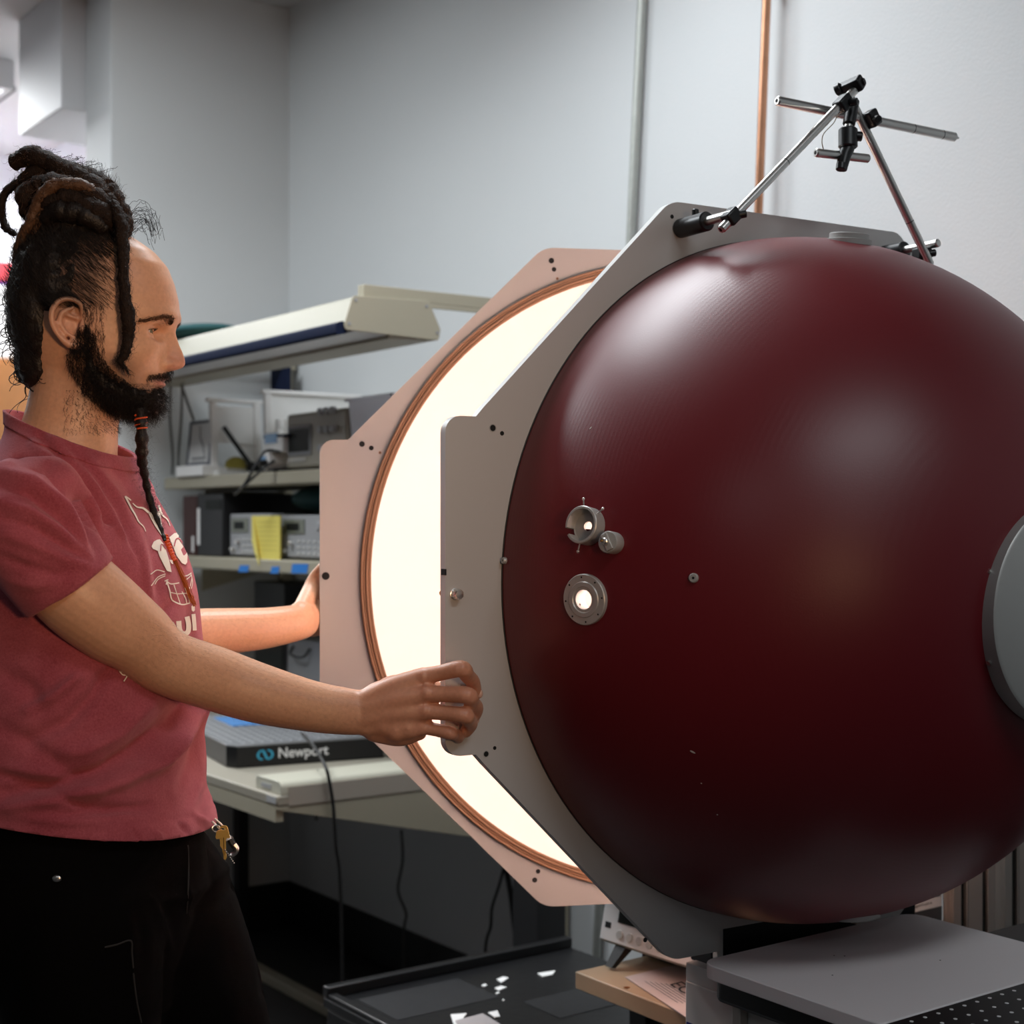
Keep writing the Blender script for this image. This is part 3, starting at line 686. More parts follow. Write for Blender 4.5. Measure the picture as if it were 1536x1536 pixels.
# small meter with blue display
a, ux, uy, w, h = face_box(395, 424, 656, .40, .2, Z1)
mt = thing('power_meter', 'small white meter with blue display stacked beside the oscilloscope', 'meter', a+ux*w/2+uy*.1)
obj('case', MB().box(a+UP*.055, ux*w, uy*.09, UP*(h-.055)), M_whitep, mt, bevel=.004)
obj('display', MB().box(a+ux*.012-uy*.002+UP*.083, ux*(w*.62), uy*.003, UP*.028), M_bluelcd, mt)
obj('top_plate', MB().box(a+UP*(h-.004), ux*(w+.02), uy*.09, UP*.008), M_navy, mt)
m2 = thing('socket_adapter', 'round white adapter with plugged black lead under the small meter', 'adapter', a+uy*.05-ux*.02)
obj('body', MB().cyl(a+ux*.02+uy*.08+UP*.03, a+ux*.02-uy*.005+UP*.03, .027, n=28, ch=.004), M_whitep, m2, smooth=30)
obj('blue_label', MB().box(a-ux*.004-uy*.0065+UP*.034, ux*.03, uy*.002, UP*.012), M_bluelcd, m2)
obj('base', MB().box(a-ux*.01+uy*.0, ux*.07, uy*.10, UP*.008), M_dark, m2)
obj('plug', MB().cyl(a+ux*.035-uy*.006+UP*.026, a+ux*.03-uy*.03+UP*.024, .010, n=16, ch=.002), M_dark, m2, smooth=30)
# white letter stand with papers
def stand(x0, x1, yt, t, lab, lean, mid=True):
    s0, Y0 = dep(x0, t); a = bn(t, s0, Z1); k = (x1-CX)/FPX; w = (k*a.y-a.x)/(B.x-k*B.y); ux = B; uy = A; h = CAMZ-(yt-CY)/FPX*Y0-Z1
    th = thing('letter_stand', lab, 'stand', a+ux*w/2+uy*.05)
    fw = .022
    v = (UP+uy*lean).normalized()
    obj('side_bar', MB().box(a, ux*fw, uy*.016, v*h), M_whitep, th, bevel=.003)
    obj('side_bar', MB().box(a+ux*(w-fw), ux*fw, uy*.016, v*h), M_whitep, th, bevel=.003)
    obj('bottom_bar', MB().box(a+ux*fw, ux*(w-2*fw), uy*.05, UP*.028), M_whitep, th, bevel=.003)
    obj('top_bar', MB().box(a-ux*.008+v*h, ux*(w+.016), uy*.024, v*.012), M_whitep, th, bevel=.003)
    return a, ux, uy, w, h, th
a, ux, uy, w, h, st = stand(318, 394, 602, .41, 'white letter stand holding papers and a tilted black pen', .05)
obj('back_sheet', MB().box(a+ux*.02+uy*.02+UP*(h*.45), ux*(w-.04), uy*.003, UP*h*.5), M_paper, st)
for k in range(4): 
    sh_ = obj('slanted_sheet', MB().hexa([a+ux*(w*.42)+uy*(.03+.008*k)+UP*(h*.55-k*.004), a+ux*(w*.98)+uy*(.03+.008*k)+UP*(h*.12+k*.03), a+ux*(w*.98)+uy*(.033+.008*k)+UP*(h*.12+k*.03), a+ux*(w*.42)+uy*(.033+.008*k)+UP*(h*.55)]+[a+ux*(w*.5)+uy*(.03+.008*k)+UP*(h*.66), a+ux*(w*.98)+uy*(.03+.008*k)+UP*(h*.45), a+ux*(w*.98)+uy*(.033+.008*k)+UP*(h*.45), a+ux*(w*.5)+uy*(.033+.008*k)+UP*(h*.66)]), M_paper, st)
obj('tape_dispenser', MB().cyl(a+ux*.085-uy*.0+UP*.028, a+ux*.085+uy*.02+UP*.028, .034, n=24), mat('mustard', (.32, .26, .04), .6), st, label='mustard yellow disc')
pen = tag(obj('black_pen', MB().cyl(a+ux*(w*.20)-uy*.01+UP*(h*.66), a+ux*(w*.72)-uy*.012+UP*(h*.16), .0075, n=12), M_dark), 'long black marker leaning diagonally across the white letter stand', 'marker')
tag(obj('black_pouch', MB().box(a+ux*(w*.66)-uy*.03+UP*.016, ux*.07, uy*.03, UP*.03), M_dark, bevel=.008, bseg=3), 'small black pouch at the foot of the white letter stand', 'pouch')
tag(obj('white_sheets', MB().box(a+ux*.0-uy*.05, ux*(w*.9), uy*.06, UP*.014), M_paper), 'white paper sheets lying flat in front of the letter stand', 'paper')
a, ux, uy, w, h, st2 = stand(398, 540, 590, .50, 'large white display stand behind the oscilloscope', 0)
obj('back_panel', MB().box(a+ux*.02+uy*.012+UP*.03, ux*(w-.04), uy*.004, UP*(h-.03)), M_paper, st2)
for k in range(2):
    bt = thing('white_bottle', ('left' if k == 0 else 'right')+' one of two white bottles standing behind the blue-display meter', 'bottle', a+ux*(.036+k*.030)-uy*.02, 'white bottles behind the meter')
    q = a+ux*(.036+k*.030)-uy*.02
    obj('bottle_body', MB().lathe([(.0115, 0), (.013, .004), (.013, .135), (.010, .142)], q, UP, 20), M_whitep, bt, smooth=30)
    obj('bottle_cap', MB().cyl(q+UP*.142, q+UP*.168, .0115, n=18, ch=.001), M_whitep, bt, smooth=30)
bin_(bn(.52, .30, Z1+.0005), B, A, .20, .22, .175, M_clear, 'clear plastic bin at the right end of the upper shelf')
tag(obj('black_box', MB().bbox(.46, .56, .24, .36, Z1+.005, Z1+.10), M_dark, bevel=.005), 'small black box inside the clear plastic bin', 'box')
# framed certificate
a, ux, uy, w, h = face_box(277, 311, 632, .40, .02, Z1)
fr = thing('framed_certificate', 'dark framed certificate leaning on the shelf at the left', 'frame', a+ux*w/2)
v = (UP+uy*.10).normalized(); b_ = .009
hh_ = h
obj('frame_border', MB().box(a+v*.035, ux*w, uy*.01, v*b_).box(a+v*(hh_-b_), ux*w, uy*.01, v*b_).box(a+v*(.035+b_), ux*b_, uy*.01, v*(hh_-.035-2*b_)).box(a+ux*(w-b_)+v*(.035+b_), ux*b_, uy*.01, v*(hh_-.035-2*b_)), M_frame, fr)
sheet_ = obj('sheet', MB().box(a+ux*b_+v*(.035+b_)+uy*.004, ux*(w-2*b_), uy*.003, v*(hh_-.035-2*b_)), M_paper, fr)
obj('drawing_line', MB().tube([a+ux*(w*.45)+v*(h*.9)+uy*.003, a+ux*(w*.5)+v*(h*.68)+uy*.003, a+ux*(w*.62)+v*(h*.58)+uy*.003, a+ux*(w*.8)+v*(h*.30)+uy*.003], .0022, 6), M_greyink, sheet_)
for z_ in (.22, .30): obj('text_line', MB().box(a+ux*(w*.2)+v*(h*z_)+uy*.0026, ux*(w*.6), uy*.001, v*.008), M_greyink, sheet_)
tag(obj('white_case', MB().box(a-uy*.03, ux*(w*1.15), uy*.06, UP*.034), M_whitep, bevel=.003), 'flat white case under the framed certificate', 'case')
# wall fittings: navy folder, wall paper edge
a, ux, uy, w, h = face_box(393, 432, 553, .79, .02, 1.62)
tag(obj('navy_folder', MB().box(a+UP*0, ux*w, uy*.012, UP*h), M_navy, bevel=.002), 'dark navy folder standing against the wall under the lamp', 'folder')
tag(obj('beige_board', MB().box(a-ux*.035, ux*.03, uy*.012, UP*h), M_cream2, bevel=.002), 'narrow cream board standing beside the navy folder', 'board')
# cords hanging from the lamp
for (x, x2, l) in ((256, 259, 'leftmost grey cord hanging from the lamp to the shelf'), (273, 268, 'second grey cord hanging from the lamp, left of the frame')):
    s_, Y = dep(x, .385); cable('hanging_cord', [P(x, 575, Y), P(x-1, 625, Y), P(x2, 680, Y), P(x2-1, 712, Y)], .0042, M_cord, l, group='grey cords under the lamp')
s_, Y = dep(275, .39); cable('slack_cord', [P(273, 580, Y), P(281, 603, Y), P(291, 631, Y)], .0045, M_cord, 'short slanted grey cord above the framed certificate', group='grey cords under the lamp')
# leads from the adapter
s_, Y = dep(405, .37)
cable('black_lead', [P(412, 691, Y-.02), P(395, 703, Y-.03), P(380, 716, Y-.03), P(366, 729, Y-.02), P(352, 742, Y+.03)], .004, M_cordb, 'black lead from the round adapter drooping over the shelf edge', group='black leads over the shelf edge')
cable('black_lead', [P(420, 678, Y+.02), P(400, 676, Y-.02), P(388, 690, Y-.03), P(372, 718, Y-.03), P(362, 733, Y)], .004, M_cordb, 'black lead arching from the power meter over the shelf edge', group='black leads over the shelf edge')

# ---- things on the lower shelf
Z2 = 1.2775
def generator(x0, x1, yt, t, lab, grp):
    a, ux, uy, w, h = face_box(x0, x1, yt, t, .3, Z2+.006)
    th = thing('function_generator', lab, 'signal generator', a+ux*w/2+uy*.12-UP*.006, grp)
    obj('case', MB().box(a, ux*w, uy*.26, UP*h), M_instr, th, bevel=.004)
    d = obj('display_bezel', MB().box(a+ux*(w*.06)-uy*.003+UP*(h*.56), ux*(w*.42), uy*.003, UP*(h*.34)), M_lcd, th, bevel=.001)
    obj('display', MB().box(a+ux*(w*.14)-uy*.0045+UP*(h*.64), ux*(w*.24), uy*.002, UP*(h*.17)), M_screen, d)
    bt = MB().box(a+ux*.01, ux*.010, uy*.004, UP*.007); first = None
    for k in range(6):
        for j in range(3):
            q = a+ux*(w*(.36+k*.10))+UP*(h*(.10+j*.14))-uy*.003
            b = obj('button', MB().box(q-ux*.005-UP*.0035, ux*.010, uy*.004, UP*.007), M_btn, th, bevel=.0008)
    dl = obj('dial', MB().cyl(a+ux*(w*.80)-uy*.018+UP*(h*.74), a+ux*(w*.80)+UP*(h*.74), .014, n=20, ch=.002), M_instr, th, smooth=30)
    for k in range(2): obj('bnc_socket', MB().cyl(a+ux*(w*(.12+.12*k))-uy*.014+UP*(h*(.15+.18*k)), a+ux*(w*(.12+.12*k))+UP*(h*(.15+.18*k)), .0065, n=14, ch=.001), M_steel, th, smooth=30)
    obj('foot', MB().box(a+ux*.01-UP*.006+uy*.01, ux*(w-.02), uy*.2, UP*.006), M_dark, th)
    return a, ux, uy, w, h
ga = generator(345, 405, 771, .42, 'grey signal generator left of the yellow notepad on the lower shelf', 'grey signal generators')
gb_ = generator(421, 500, 773, .42, 'grey signal generator right of the yellow notepad, partly behind the plate', 'grey signal generators')
# yellow notepad hanging over
a, ux, uy, w, h = face_box(379, 421, 774, .395, .02, Z2-.01)
ypad = thing('yellow_notepad', 'yellow notepad hanging down over the signal generators', 'notepad', a+ux*w/2)
pg = round_poly([(.002, h), (w, h), (w, -.012), (w*.45, -.012), (w*.12, h*.18), (.004, h*.45)], [0, 0, .004, .03, .02, .01], 5)
obj('pad', MB().prism(pg, a-uy*.004, ux, UP, uy*.006), M_yellow, ypad)
obj('curled_page', MB().hexa([a+ux*(w*.04)-uy*.006+UP*(h*.45), a+ux*(w*.45)-uy*.02+UP*(-.008), a+ux*(w*.46)-uy*.019+UP*(-.008), a+ux*(w*.05)-uy*.005+UP*(h*.45)]+[a+ux*(w*.04)-uy*.006+UP*(h*.95), a+ux*(w*.10)-uy*.007+UP*(h*.95), a+ux*(w*.10)-uy*.006+UP*(h*.95), a+ux*(w*.05)-uy*.005+UP*(h*.95)]), M_yellow, ypad)
M_yline = mat('faint_rule', (.62, .50, .10), .8)
for k in range(7): obj('rule_line', MB().box(a+ux*(w*.22)-uy*.0048+UP*(h*(.86-.1*k)), ux*(w*.72), uy*.0006, UP*.0015), M_yline, ypad)
tag(obj('teal_cloth', MB().ball(bn(.60, .78, 1.452), (.12, .20, .045), (B, A, UP), 24, 12), M_teal, smooth=180), 'dark teal cloth heaped on top of the signal generators', 'cloth')
# black computer tower and books at the left of the lower shelf
a, ux, uy, w, h = face_box(296, 334, 742, .40, .02, Z2)
ct = thing('computer_tower', 'black computer tower with pale label on the lower shelf', 'computer', a+ux*w/2+uy*.15)
obj('case', MB().box(a, ux*w*1.0, uy*.28, UP*.195), M_dark, ct, bevel=.004)
obj('label_strip', MB().box(a+ux*(w*.02)-uy*.002+UP*.035, ux*.016, uy*.003, UP*.115), M_whitep, ct)
obj('drive_bay', MB().box(a+ux*(w*.35)-uy*.002+UP*.145, ux*(w*.6), uy*.003, UP*.03), M_screen, ct, bevel=.001)
M_maroon = mat('maroon_cover', (.045, .010, .008), .5)
a2, ux, uy, w, h = face_box(274, 294, 742, .40, .02, Z2)
bk = thing('binder', 'dark maroon binder standing left of the black computer tower', 'binder', a2+ux*w/2+uy*.1)
obj('cover', MB().box(a2, ux*w, uy*.26, UP*.19), M_maroon, bk, bevel=.004)
obj('spine_label', MB().box(a2+ux*(w*.72)-uy*.0015+UP*.012, ux*.012, uy*.002, UP*.05), M_whitep, bk)
a, ux, uy, w, h = face_box(372, 470, 745, .70, .02, Z2)
mo = thing('black_monitor', 'dark monitor standing at the back of the lower shelf', 'monitor', a+ux*w/2)
obj('bezel', MB().box(a+UP*.03, ux*w, uy*.03, UP*.165), M_dark, mo, bevel=.004)
obj('screen', MB().box(a+ux*.012+UP*.042-uy*.001, ux*(w-.024), uy*.002, UP*.14), M_screen, mo)
obj('stand', MB().box(a+ux*(w*.35)+uy*.005, ux*(w*.3), uy*.04, UP*.03), M_dark, mo)
for k in range(2):
    q = bn(.66, .70+.10*k, 1.46)
    tag(obj('blue_clip', MB().box(q, A*-.03+UP*-.03, B*.004, A*-.012+UP*.004), M_bluelcd), ('left' if k else 'right')+' pale blue clip below the upper shelf', 'clip', 'blue clips under the shelf')
# things on the bench below the lower shelf
a, ux, uy, w, h = face_box(381, 427, 862, .60, .3, .7605)
tw = thing('black_tower', 'tall black computer tower on the bench beneath the lower shelf', 'computer', a+ux*w/2+uy*.1)
obj('case', MB().box(a, ux*w, uy*.16, UP*(h-.02)), M_dark, tw, bevel=.004)
obj('front_panel', MB().box(a+ux*.01-uy*.003+UP*.05, ux*(w-.02), uy*.003, UP*.25), M_screen, tw, bevel=.001)
a, ux, uy, w, h = face_box(427, 500, 955, .61, .3, .7605)
pbx = thing('power_supply', 'grey power supply box on the bench behind the forearms', 'power supply', a+ux*w/2+uy*.1)
obj('case', MB().box(a, ux*w, uy*.2, UP*h), M_greyink, pbx, bevel=.005)
obj('vent_panel', MB().box(a+ux*(w*.25)-uy*.002+UP*(h*.25), ux*(w*.4), uy*.003, UP*(h*.2)), M_dark, pbx)
obj('handle', MB().tube(spline([a+ux*(w*.2)-uy*.002+UP*(h*.9), a+ux*(w*.25)-uy*.02+UP*(h*.82), a+ux*(w*.5)-uy*.02+UP*(h*.80), a+ux*(w*.55)-uy*.002+UP*(h*.9)], 6), .004, 8), M_dark, pbx)
for i, (x0, x1, x2) in enumerate(((304, 301, 303), (331, 324, 320), (335, 345, 362), (356, 360, 364))):
    s_, Y = dep(x0, .64+.02*i); cable('dangling_cable', [P(x0, 855, Y), P(x1, 890, Y), P(x2, 930, Y), P(x2-3, 985, Y)], .0055, M_cordb, ['leftmost','second','third','fourth'][i]+' black cable from the left dangling under the lower shelf', group='black cables under the lower shelf')
s_, Y = dep(430, .66); cable('dangling_cable', [P(420, 868, Y), P(432, 880, Y), P(452, 892, Y), P(470, 905, Y)], .004, M_cordb, 'short black cable sagging right of the black tower', group='black cables under the lower shelf')
# cables running down below the bench
def down(pts, t, r, l, m=M_cordb): 
    q = []
    for x, y in pts: s_, Y = dep(x, t); q.append(P(x, y, Y))
    q.append(Vector((q[-1].x, q[-1].y, .006))); cable('power_cable', q, r, m, l, group='cables below the bench')
q = [bn(.27, -.0, .822), bn(.262, -.012, .80), bn(.26, -.014, .77), bn(.262, -.012, .70)]
def dep_s(x, s):      # depth where the photo column x meets the bench plane s
    k = (x-CX)/FPX; o = bn(0, s); t = (k*o.y-o.x)/(B.x-k*B.y); return bn(t, s).y
pts = [P(453, 1100, 3.70), P(468, 1116, 3.60), P(480, 1134, dep_s(480, .06)), P(489, 1152, dep_s(489, -.009)), P(494, 1172, dep_s(494, -.012)), P(500, 1210, dep_s(500, -.014)), P(504, 1270, dep_s(504, -.014)), P(511, 1345, dep_s(511, -.014))]
pts.append(Vector((pts[-1].x+.01, pts[-1].y, .006))); cable('power_cable', pts, .0042, M_cordb, 'thin black cable hanging down over the bench end', group='cables below the bench')
down([(602, 1245), (604, 1290), (597, 1335), (609, 1370), (606, 1395)], .80, .004, 'thin dark cable on the wall below the bench bracket', M_cord)
down([(757, 1293), (766, 1340), (772, 1390), (775, 1425)], .78, .0075, 'thick black cable dropping beside the slotted bench upright')
down([(757, 1298), (748, 1330), (738, 1362), (736, 1390), (728, 1425)], .78, .004, 'thin black cable curving beside the thick one near the upright')
# ------------------------------------------------------------------ lower right: stand, side table, breadboard
M_greytop = mat('grey_powdercoat', (.80, .75, .755), .5, spec=.3, bump=.08, bscale=700)
M_panel = mat('grey_panel', (.08, .08, .082), .5)
M_palepanel = mat('pale_grey_panel', (.62, .60, .58), .55)
M_blue = mat('blue_sticker', (.01, .015, .16), .5)
M_bplate = mat('black_breadboard', (.012, .012, .012), .45)
TZ = .785
T0 = Vector((.253, 2.029, 0)); TW = .44; TD = .315      # left corner; along B and along -A
def tb(u, v, z): return T0+B*u-A*v+UP*z
tab = thing('side_platform', 'grey rounded platform plate in front of the red sphere', 'platform', tb(.2, .15, .77))
outl = round_poly([(0, 0), (TW, 0), (TW, TD), (0, TD)], [.028, .03, .006, .004], 6)
pl_ = MB().prism(outl, T0+UP*(TZ-.020), B, -A, UP*.020)
obj('plate', pl_, M_greytop, tab, bevel=.0015)
for (u, v) in ((.17, .09), (.18, .10), (.10, .15), (.27, .19)): obj('pit_mark', MB().cyl(tb(u, v, TZ-.0002), tb(u, v, TZ+.0003), .0012, n=8), M_hole, tab)
obj('black_underframe', MB().prism(round_poly([(.012, .012), (TW-.01, .012), (TW-.01, TD-.01), (.012, TD-.01)], .02, 5), T0+UP*(TZ-.052), B, -A, UP*.032), M_black, tab, bevel=.006, label='black frame beneath the platform')
# black breadboard flush in front of the plate
brd = thing('perforated_board', 'black perforated breadboard with bright holes at the lower right', 'breadboard', tb(.2, .6, .74))
bo = obj('board', MB().prism([(0.0, TD+.003), (.9, TD+.003), (.9, TD+.5), (0.0, TD+.5)], T0+UP*(TZ-.05), B, -A, UP*.05), M_bplate, brd, bevel=.001)
hb = None
for i in range(34):
    for j in range(8):
        q = tb(.0125+.025*i, TD+.0155+.025*j, TZ+.0003)
        if hb is None: hb = obj('threaded_hole', MB().cyl(q-UP*.0004, q+UP*.0002, .0026, n=8), M_thread, bo)
        elif i*.025 < .8: clone(hb, q, bo)
ped = thing('platform_pedestal', 'pale grey pedestal with blue sticker carrying platform and black board', 'pedestal', tb(.5, .4, 0))
obj('side_panel', MB().box(tb(.045, -.075+.0, 0), B*.02, -A*.86, UP*(TZ-.0525)), M_palepanel, ped, bevel=.002)
obj('rear_panel', MB().box(tb(.0452, -.074, TZ-.0524), B*.0195, -A*.070, UP*.026), M_palepanel, ped, bevel=.001)
obj('inner_body', MB().box(tb(.065, .02, 0), B*.7, -A*.72, UP*(TZ-.053)), M_dark, ped)
obj('corner_post', MB().box(tb(.028, .035, 0), B*.016, -A*.016, UP*(TZ-.0525)), M_alu, ped, bevel=.002)
obj('corner_post', MB().box(tb(.028, .75, 0), B*.016, -A*.016, UP*(TZ-.0525)), M_alu, ped, bevel=.002)
obj('blue_sticker', MB().box(tb(.0444, -.072, .55), B*.0008, -A*.06, UP*.125), M_blue, ped, label='dark blue sticker')
# stand carrying the sphere: grey body, extruded posts, maker's plate
std = thing('sphere_stand', 'sphere stand of grey panels and slotted aluminium posts behind the dome', 'stand', C1+Vector((.2, .2, -1.297)))
S0 = Vector((.30, 2.42, 0))
def sd(u, v, z): return S0+B*u+A*v+UP*z
pn = obj('front_panel', MB().box(sd(0.02, 0, .0), B*.60, A*.02, UP*.775), M_panel, std, bevel=.002)
def profile_post(c, w, d, z1, nslot):
    """extruded post: core plus slot lips"""
    mb = MB(); sl = .008
    unit = w/nslot
    mb.box(c+A*.012, B*w, A*(d-.024), UP*z1)
    x = 0
    edges = [0.0]
    for k in range(nslot): edges += [unit*(k+.5)-sl/2, unit*(k+.5)+sl/2]
    edges.append(w)
    for k in range(0, len(edges), 2):
        mb.box(c+B*edges[k], B*(edges[k+1]-edges[k]), A*.012, UP*z1); mb.box(c+B*edges[k]+A*(d-.012), B*(edges[k+1]-edges[k]), A*.012, UP*z1)
    return mb
def post(px0, Yd, m):
    c = P(px0, 1300, Yd); c.z = 0; u = D2; v = Vector((-D2.y, D2.x, 0)); mb = MB(); w = .080; dd = .04; z1 = .90; sl = .0095
    mb.box(c+v*.012, u*w, v*(dd-.024), UP*z1)
    for a_, b_ in ((0, .02-sl/2), (.02+sl/2, .06-sl/2), (.06+sl/2, .08)):
        mb.box(c+u*a_, u*(b_-a_), v*.012, UP*z1); mb.box(c+u*a_+v*(dd-.012), u*(b_-a_), v*.012, UP*z1)
    o = obj('aluminium_post', mb, m, std, bevel=.0012, label='twin-slotted aluminium post')
    for a_ in (.02, .06): obj('slot_shade', MB().box(c+u*(a_-sl/2+.0003)+v*.0112, u*(sl-.0006), v*.0007, UP*z1), M_hole, o)  # dark strip standing for the shade deep in the slot
    obj('centre_line', MB().box(c+u*.0275-v*.0003, u*.0006, v*.0004, UP*z1), M_hole, o)
post(1430, 2.60, M_alu); post(1507, 2.72, M_alu)
obj('cradle_bracket', MB().box(C1-UP*.60+D1*-.131-N1*.0115, D1*.010, N1*.012, UP*.098), M_anod, std, bevel=.001)
obj('dark_gap_filler', MB().box(C1-UP*.562-D1*.132-N1*.012, D1*.41, N1*-.05, UP*.072), M_black, std, bevel=.002)  # added black bar that keeps the gap below the plates dark
# name plate: the part that shows under the dome
x0, x1 = 1309, 1389
def on_panel(x, y):
    o = Vector((0, 0, CAMZ)); d = P(x, y, 1)-o; t = (S0-A*.001-o).dot(A)/d.dot(A); return o+d*t
l0 = on_panel(1334, 1377); l1 = on_panel(1412, 1360); lu = (l1-l0); lw = lu.length; lu.normalize(); lu = B
npz = thing('name_plate', 'white printed name plate half hidden under the dome', 'name plate', l0)
plw = obj('plate', MB().box(l0, B*lw, -A*.0012, UP*.062), M_paper, npz)
me_ = text_mesh('Gigahertz-Optik', .0125, l0+B*.004+UP*.028-A*.0014, B, UP, (0, 0, 0)); link('lettering', me_, M_ink, npz, smooth=None)
obj('black_bar', MB().box(l0+B*.003+UP*.0195-A*.0012, B*(lw-.008), -A*.0004, UP*.0035), M_ink, npz)
me_ = text_mesh('www.gigahertz-optik.de', .0068, l0+B*(lw*.36)+UP*.0085-A*.0014, B, UP, (0, 0, 0), bold=.0001); link('lettering', me_, M_ink, npz, smooth=None)

# ------------------------------------------------------------------ wooden side bench with scope and paper
M_maple = mat('maple_board', (.50, .36, .23), .45, var=.12, vscale=12)
M_dkwood = mat('dark_leg', (.015, .014, .014), .6)
WZ = .60; W0 = Vector((.11, 2.60, 0))
def wb(u, v, z): return W0+B*u-A*v+UP*z
wt = thing('side_bench', 'light wooden side bench in front of the wall, under the sphere plates', 'bench', wb(.2, .2, 0))
obj('board', MB().box(wb(0, 0, WZ-.03), B*.48, -A*.455, UP*.03), M_maple, wt, bevel=.002)
for (u, v) in ((.08, .05), (.42, .05), (.08, .38), (.42, .38)): obj('leg', MB().box(wb(u, v, 0), B*.045, -A*.045, UP*(WZ-.0305)), M_dkwood, wt, bevel=.002)
obj('lower_rail', MB().box(wb(.085, .10, .16), B*.03, -A*.28, UP*.04), M_dkwood, wt)
# oscilloscope leaning back on its foot
c = P(898, 1410, 2.66); c.z = WZ+.038
xs = (-A+B*.05).normalized(); ys = Vector((-xs.y, xs.x, 0)); up2 = (UP+ys*.22).normalized(); yb = xs.cross(up2)*-1
yb = up2.cross(xs)
sc2 = thing('benchtop_scope', 'white digital scope tilted on its black foot on the wooden side bench', 'oscilloscope', c+xs*.1-UP*.038)
obj('case', MB().box(c, xs*.34, yb*.10, up2*.18), M_instrc, sc2, bevel=.005)
FB = -yb
obj('bezel', MB().box(c+xs*.004+up2*.004, xs*.33, FB*.003, up2*.17), M_whitep, sc2, bevel=.002)
obj('screen', MB().box(c+xs*.045+up2*.04+FB*.0025, xs*.19, FB*.002, up2*.115), M_screen, sc2)
obj('sticker', MB().box(c+xs*.010+up2*.062+FB*.0027, xs*.028, FB*.001, up2*.03), M_paper, sc2, label='white printed sticker')
obj('sticker_mark', MB().box(c+xs*.013+up2*.077+FB*.0034, xs*.015, FB*.0006, up2*.008), M_bluelcd, sc2)
obj('usb_port', MB().box(c+xs*.014+up2*.026+FB*.0027, xs*.014, FB*.001, up2*.010), M_hole, sc2)
for k in range(5): obj('soft_key', MB().cyl(c+xs*(.055+.025*k)+up2*.02+FB*.001, c+xs*(.055+.025*k)+up2*.02+FB*.007, .008, n=16, ch=.001), M_btn, sc2, smooth=30)
f0 = c+xs*.055-yb*.0
for k in range(2):
    f0 = c+xs*(.045+.22*k)+yb*.002; fl_ = Vector((0, 0, -.0375))-yb*.024
    obj('foot', MB().hexa([f0+fl_-xs*.004, f0+fl_+xs*.012, f0+fl_+xs*.012+yb*.010, f0+fl_-xs*.004+yb*.010, f0-xs*.004, f0+xs*.022, f0+yb*.02+xs*.022, f0+yb*.02-xs*.004]), M_dark, sc2, label='black tilting foot')
obj('rear_foot', MB().box(c+xs*.02+yb*.09-UP*.0375, xs*.3, yb*.012, UP*.03), M_dark, sc2)
# papers
pp = P(937, 1464, 2.45); pp.z = WZ+.001
M_paper2 = mat('pinkish_paper', (.62, .52, .50), .8)
ppr = thing('printed_sheet', 'printed paper sheet headed EC lying on the wooden side bench', 'paper', wb(.12, .25, WZ))
def on_z(x, y, z):
    o = Vector((0, 0, CAMZ)); d = P(x, y, 1)-o; return o+d*((z-CAMZ)/d.z)
k0 = on_z(937, 1466, WZ+.001); k1 = on_z(1026, 1525, WZ+.001); v1_ = (k1-k0).normalized(); w1_ = Vector((-v1_.y, v1_.x, 0)); 
if w1_.dot(B) < 0: w1_ = -w1_
w1_ = (w1_-v1_*.30).normalized()
k1 = k0+v1_*.235
for i in range(3):
    e = .004*i
    obj('sheet', MB().hexa([k0+v1_*e+UP*(.0006*i), k1+v1_*e+UP*(.0006*i), k1+w1_*.21+v1_*e+UP*(.0006*i), k0+w1_*.21+v1_*e+UP*(.0006*i)]+[q+v1_*e+UP*(.0006*i+.0004) for q in (k0, k1, k1+w1_*.21, k0+w1_*.21)]), M_paper2, ppr)
tz = UP*.0024
h_ = on_z(1003, 1478, WZ+.002); me_ = text_mesh('EC', .046, h_, v1_, w1_*.9, tz, bold=.0002); link('lettering', me_, M_ink, ppr, smooth=None)
for i in range(6): obj('text_line', MB().box(k0+v1_*(.045+.008*i)+w1_*(.020+.007*i)+UP*.0022, v1_*.12, w1_*.0012, UP*.0003), M_greyink, ppr)
tag(obj('brown_chip', MB().ball(on_z(940, 1481, WZ+.002), (.006, .002, .0014), None, 10, 6), mat('rust_brown', (.25, .09, .02), .6), smooth=180), 'small brown chip on the wooden side bench', 'chip')

# ------------------------------------------------------------------ black case with paper scraps
M_case = mat('black_case', (.011, .011, .012), .35, bump=.3, bscale=60)
M_case2 = mat('worn_black_label', (.022, .022, .024), .45, var=.3, vscale=40)
KZ = .45; K0 = Vector((-.375, 2.955, 0))
def kc(u, v, z): return K0+B*u-A*v+UP*z
kcase = thing('equipment_case', 'large black equipment case littered with white scraps at the bottom', 'case', kc(.3, .3, 0))
obj('body', MB().box(kc(.006, .006, 0), B*.60, -A*.72, UP*(KZ-.03)), M_case, kcase, bevel=.004)
obj('lid', MB().box(kc(0, 0, KZ-.028), B*.612, -A*.732, UP*.022), M_case, kcase, bevel=.004)
rim = MB(); 
rim.box(kc(0, 0, KZ-.006), B*.612, -A*.022, UP*.022).box(kc(0, .022, KZ-.006), B*.02, -A*.71, UP*.010)
obj('raised_rim', rim, M_case, kcase, bevel=.003)
obj('worn_patch', MB().box(kc(.045, .06, KZ-.0058), B*.235, -A*.15, UP*.0006), M_case2, kcase, label='worn grey patch on the lid')
obj('worn_patch', MB().box(kc(.30, .26, KZ-.0058), B*.20, -A*.12, UP*.0006), M_case2, kcase)
sg = 'white paper scraps on the black case'
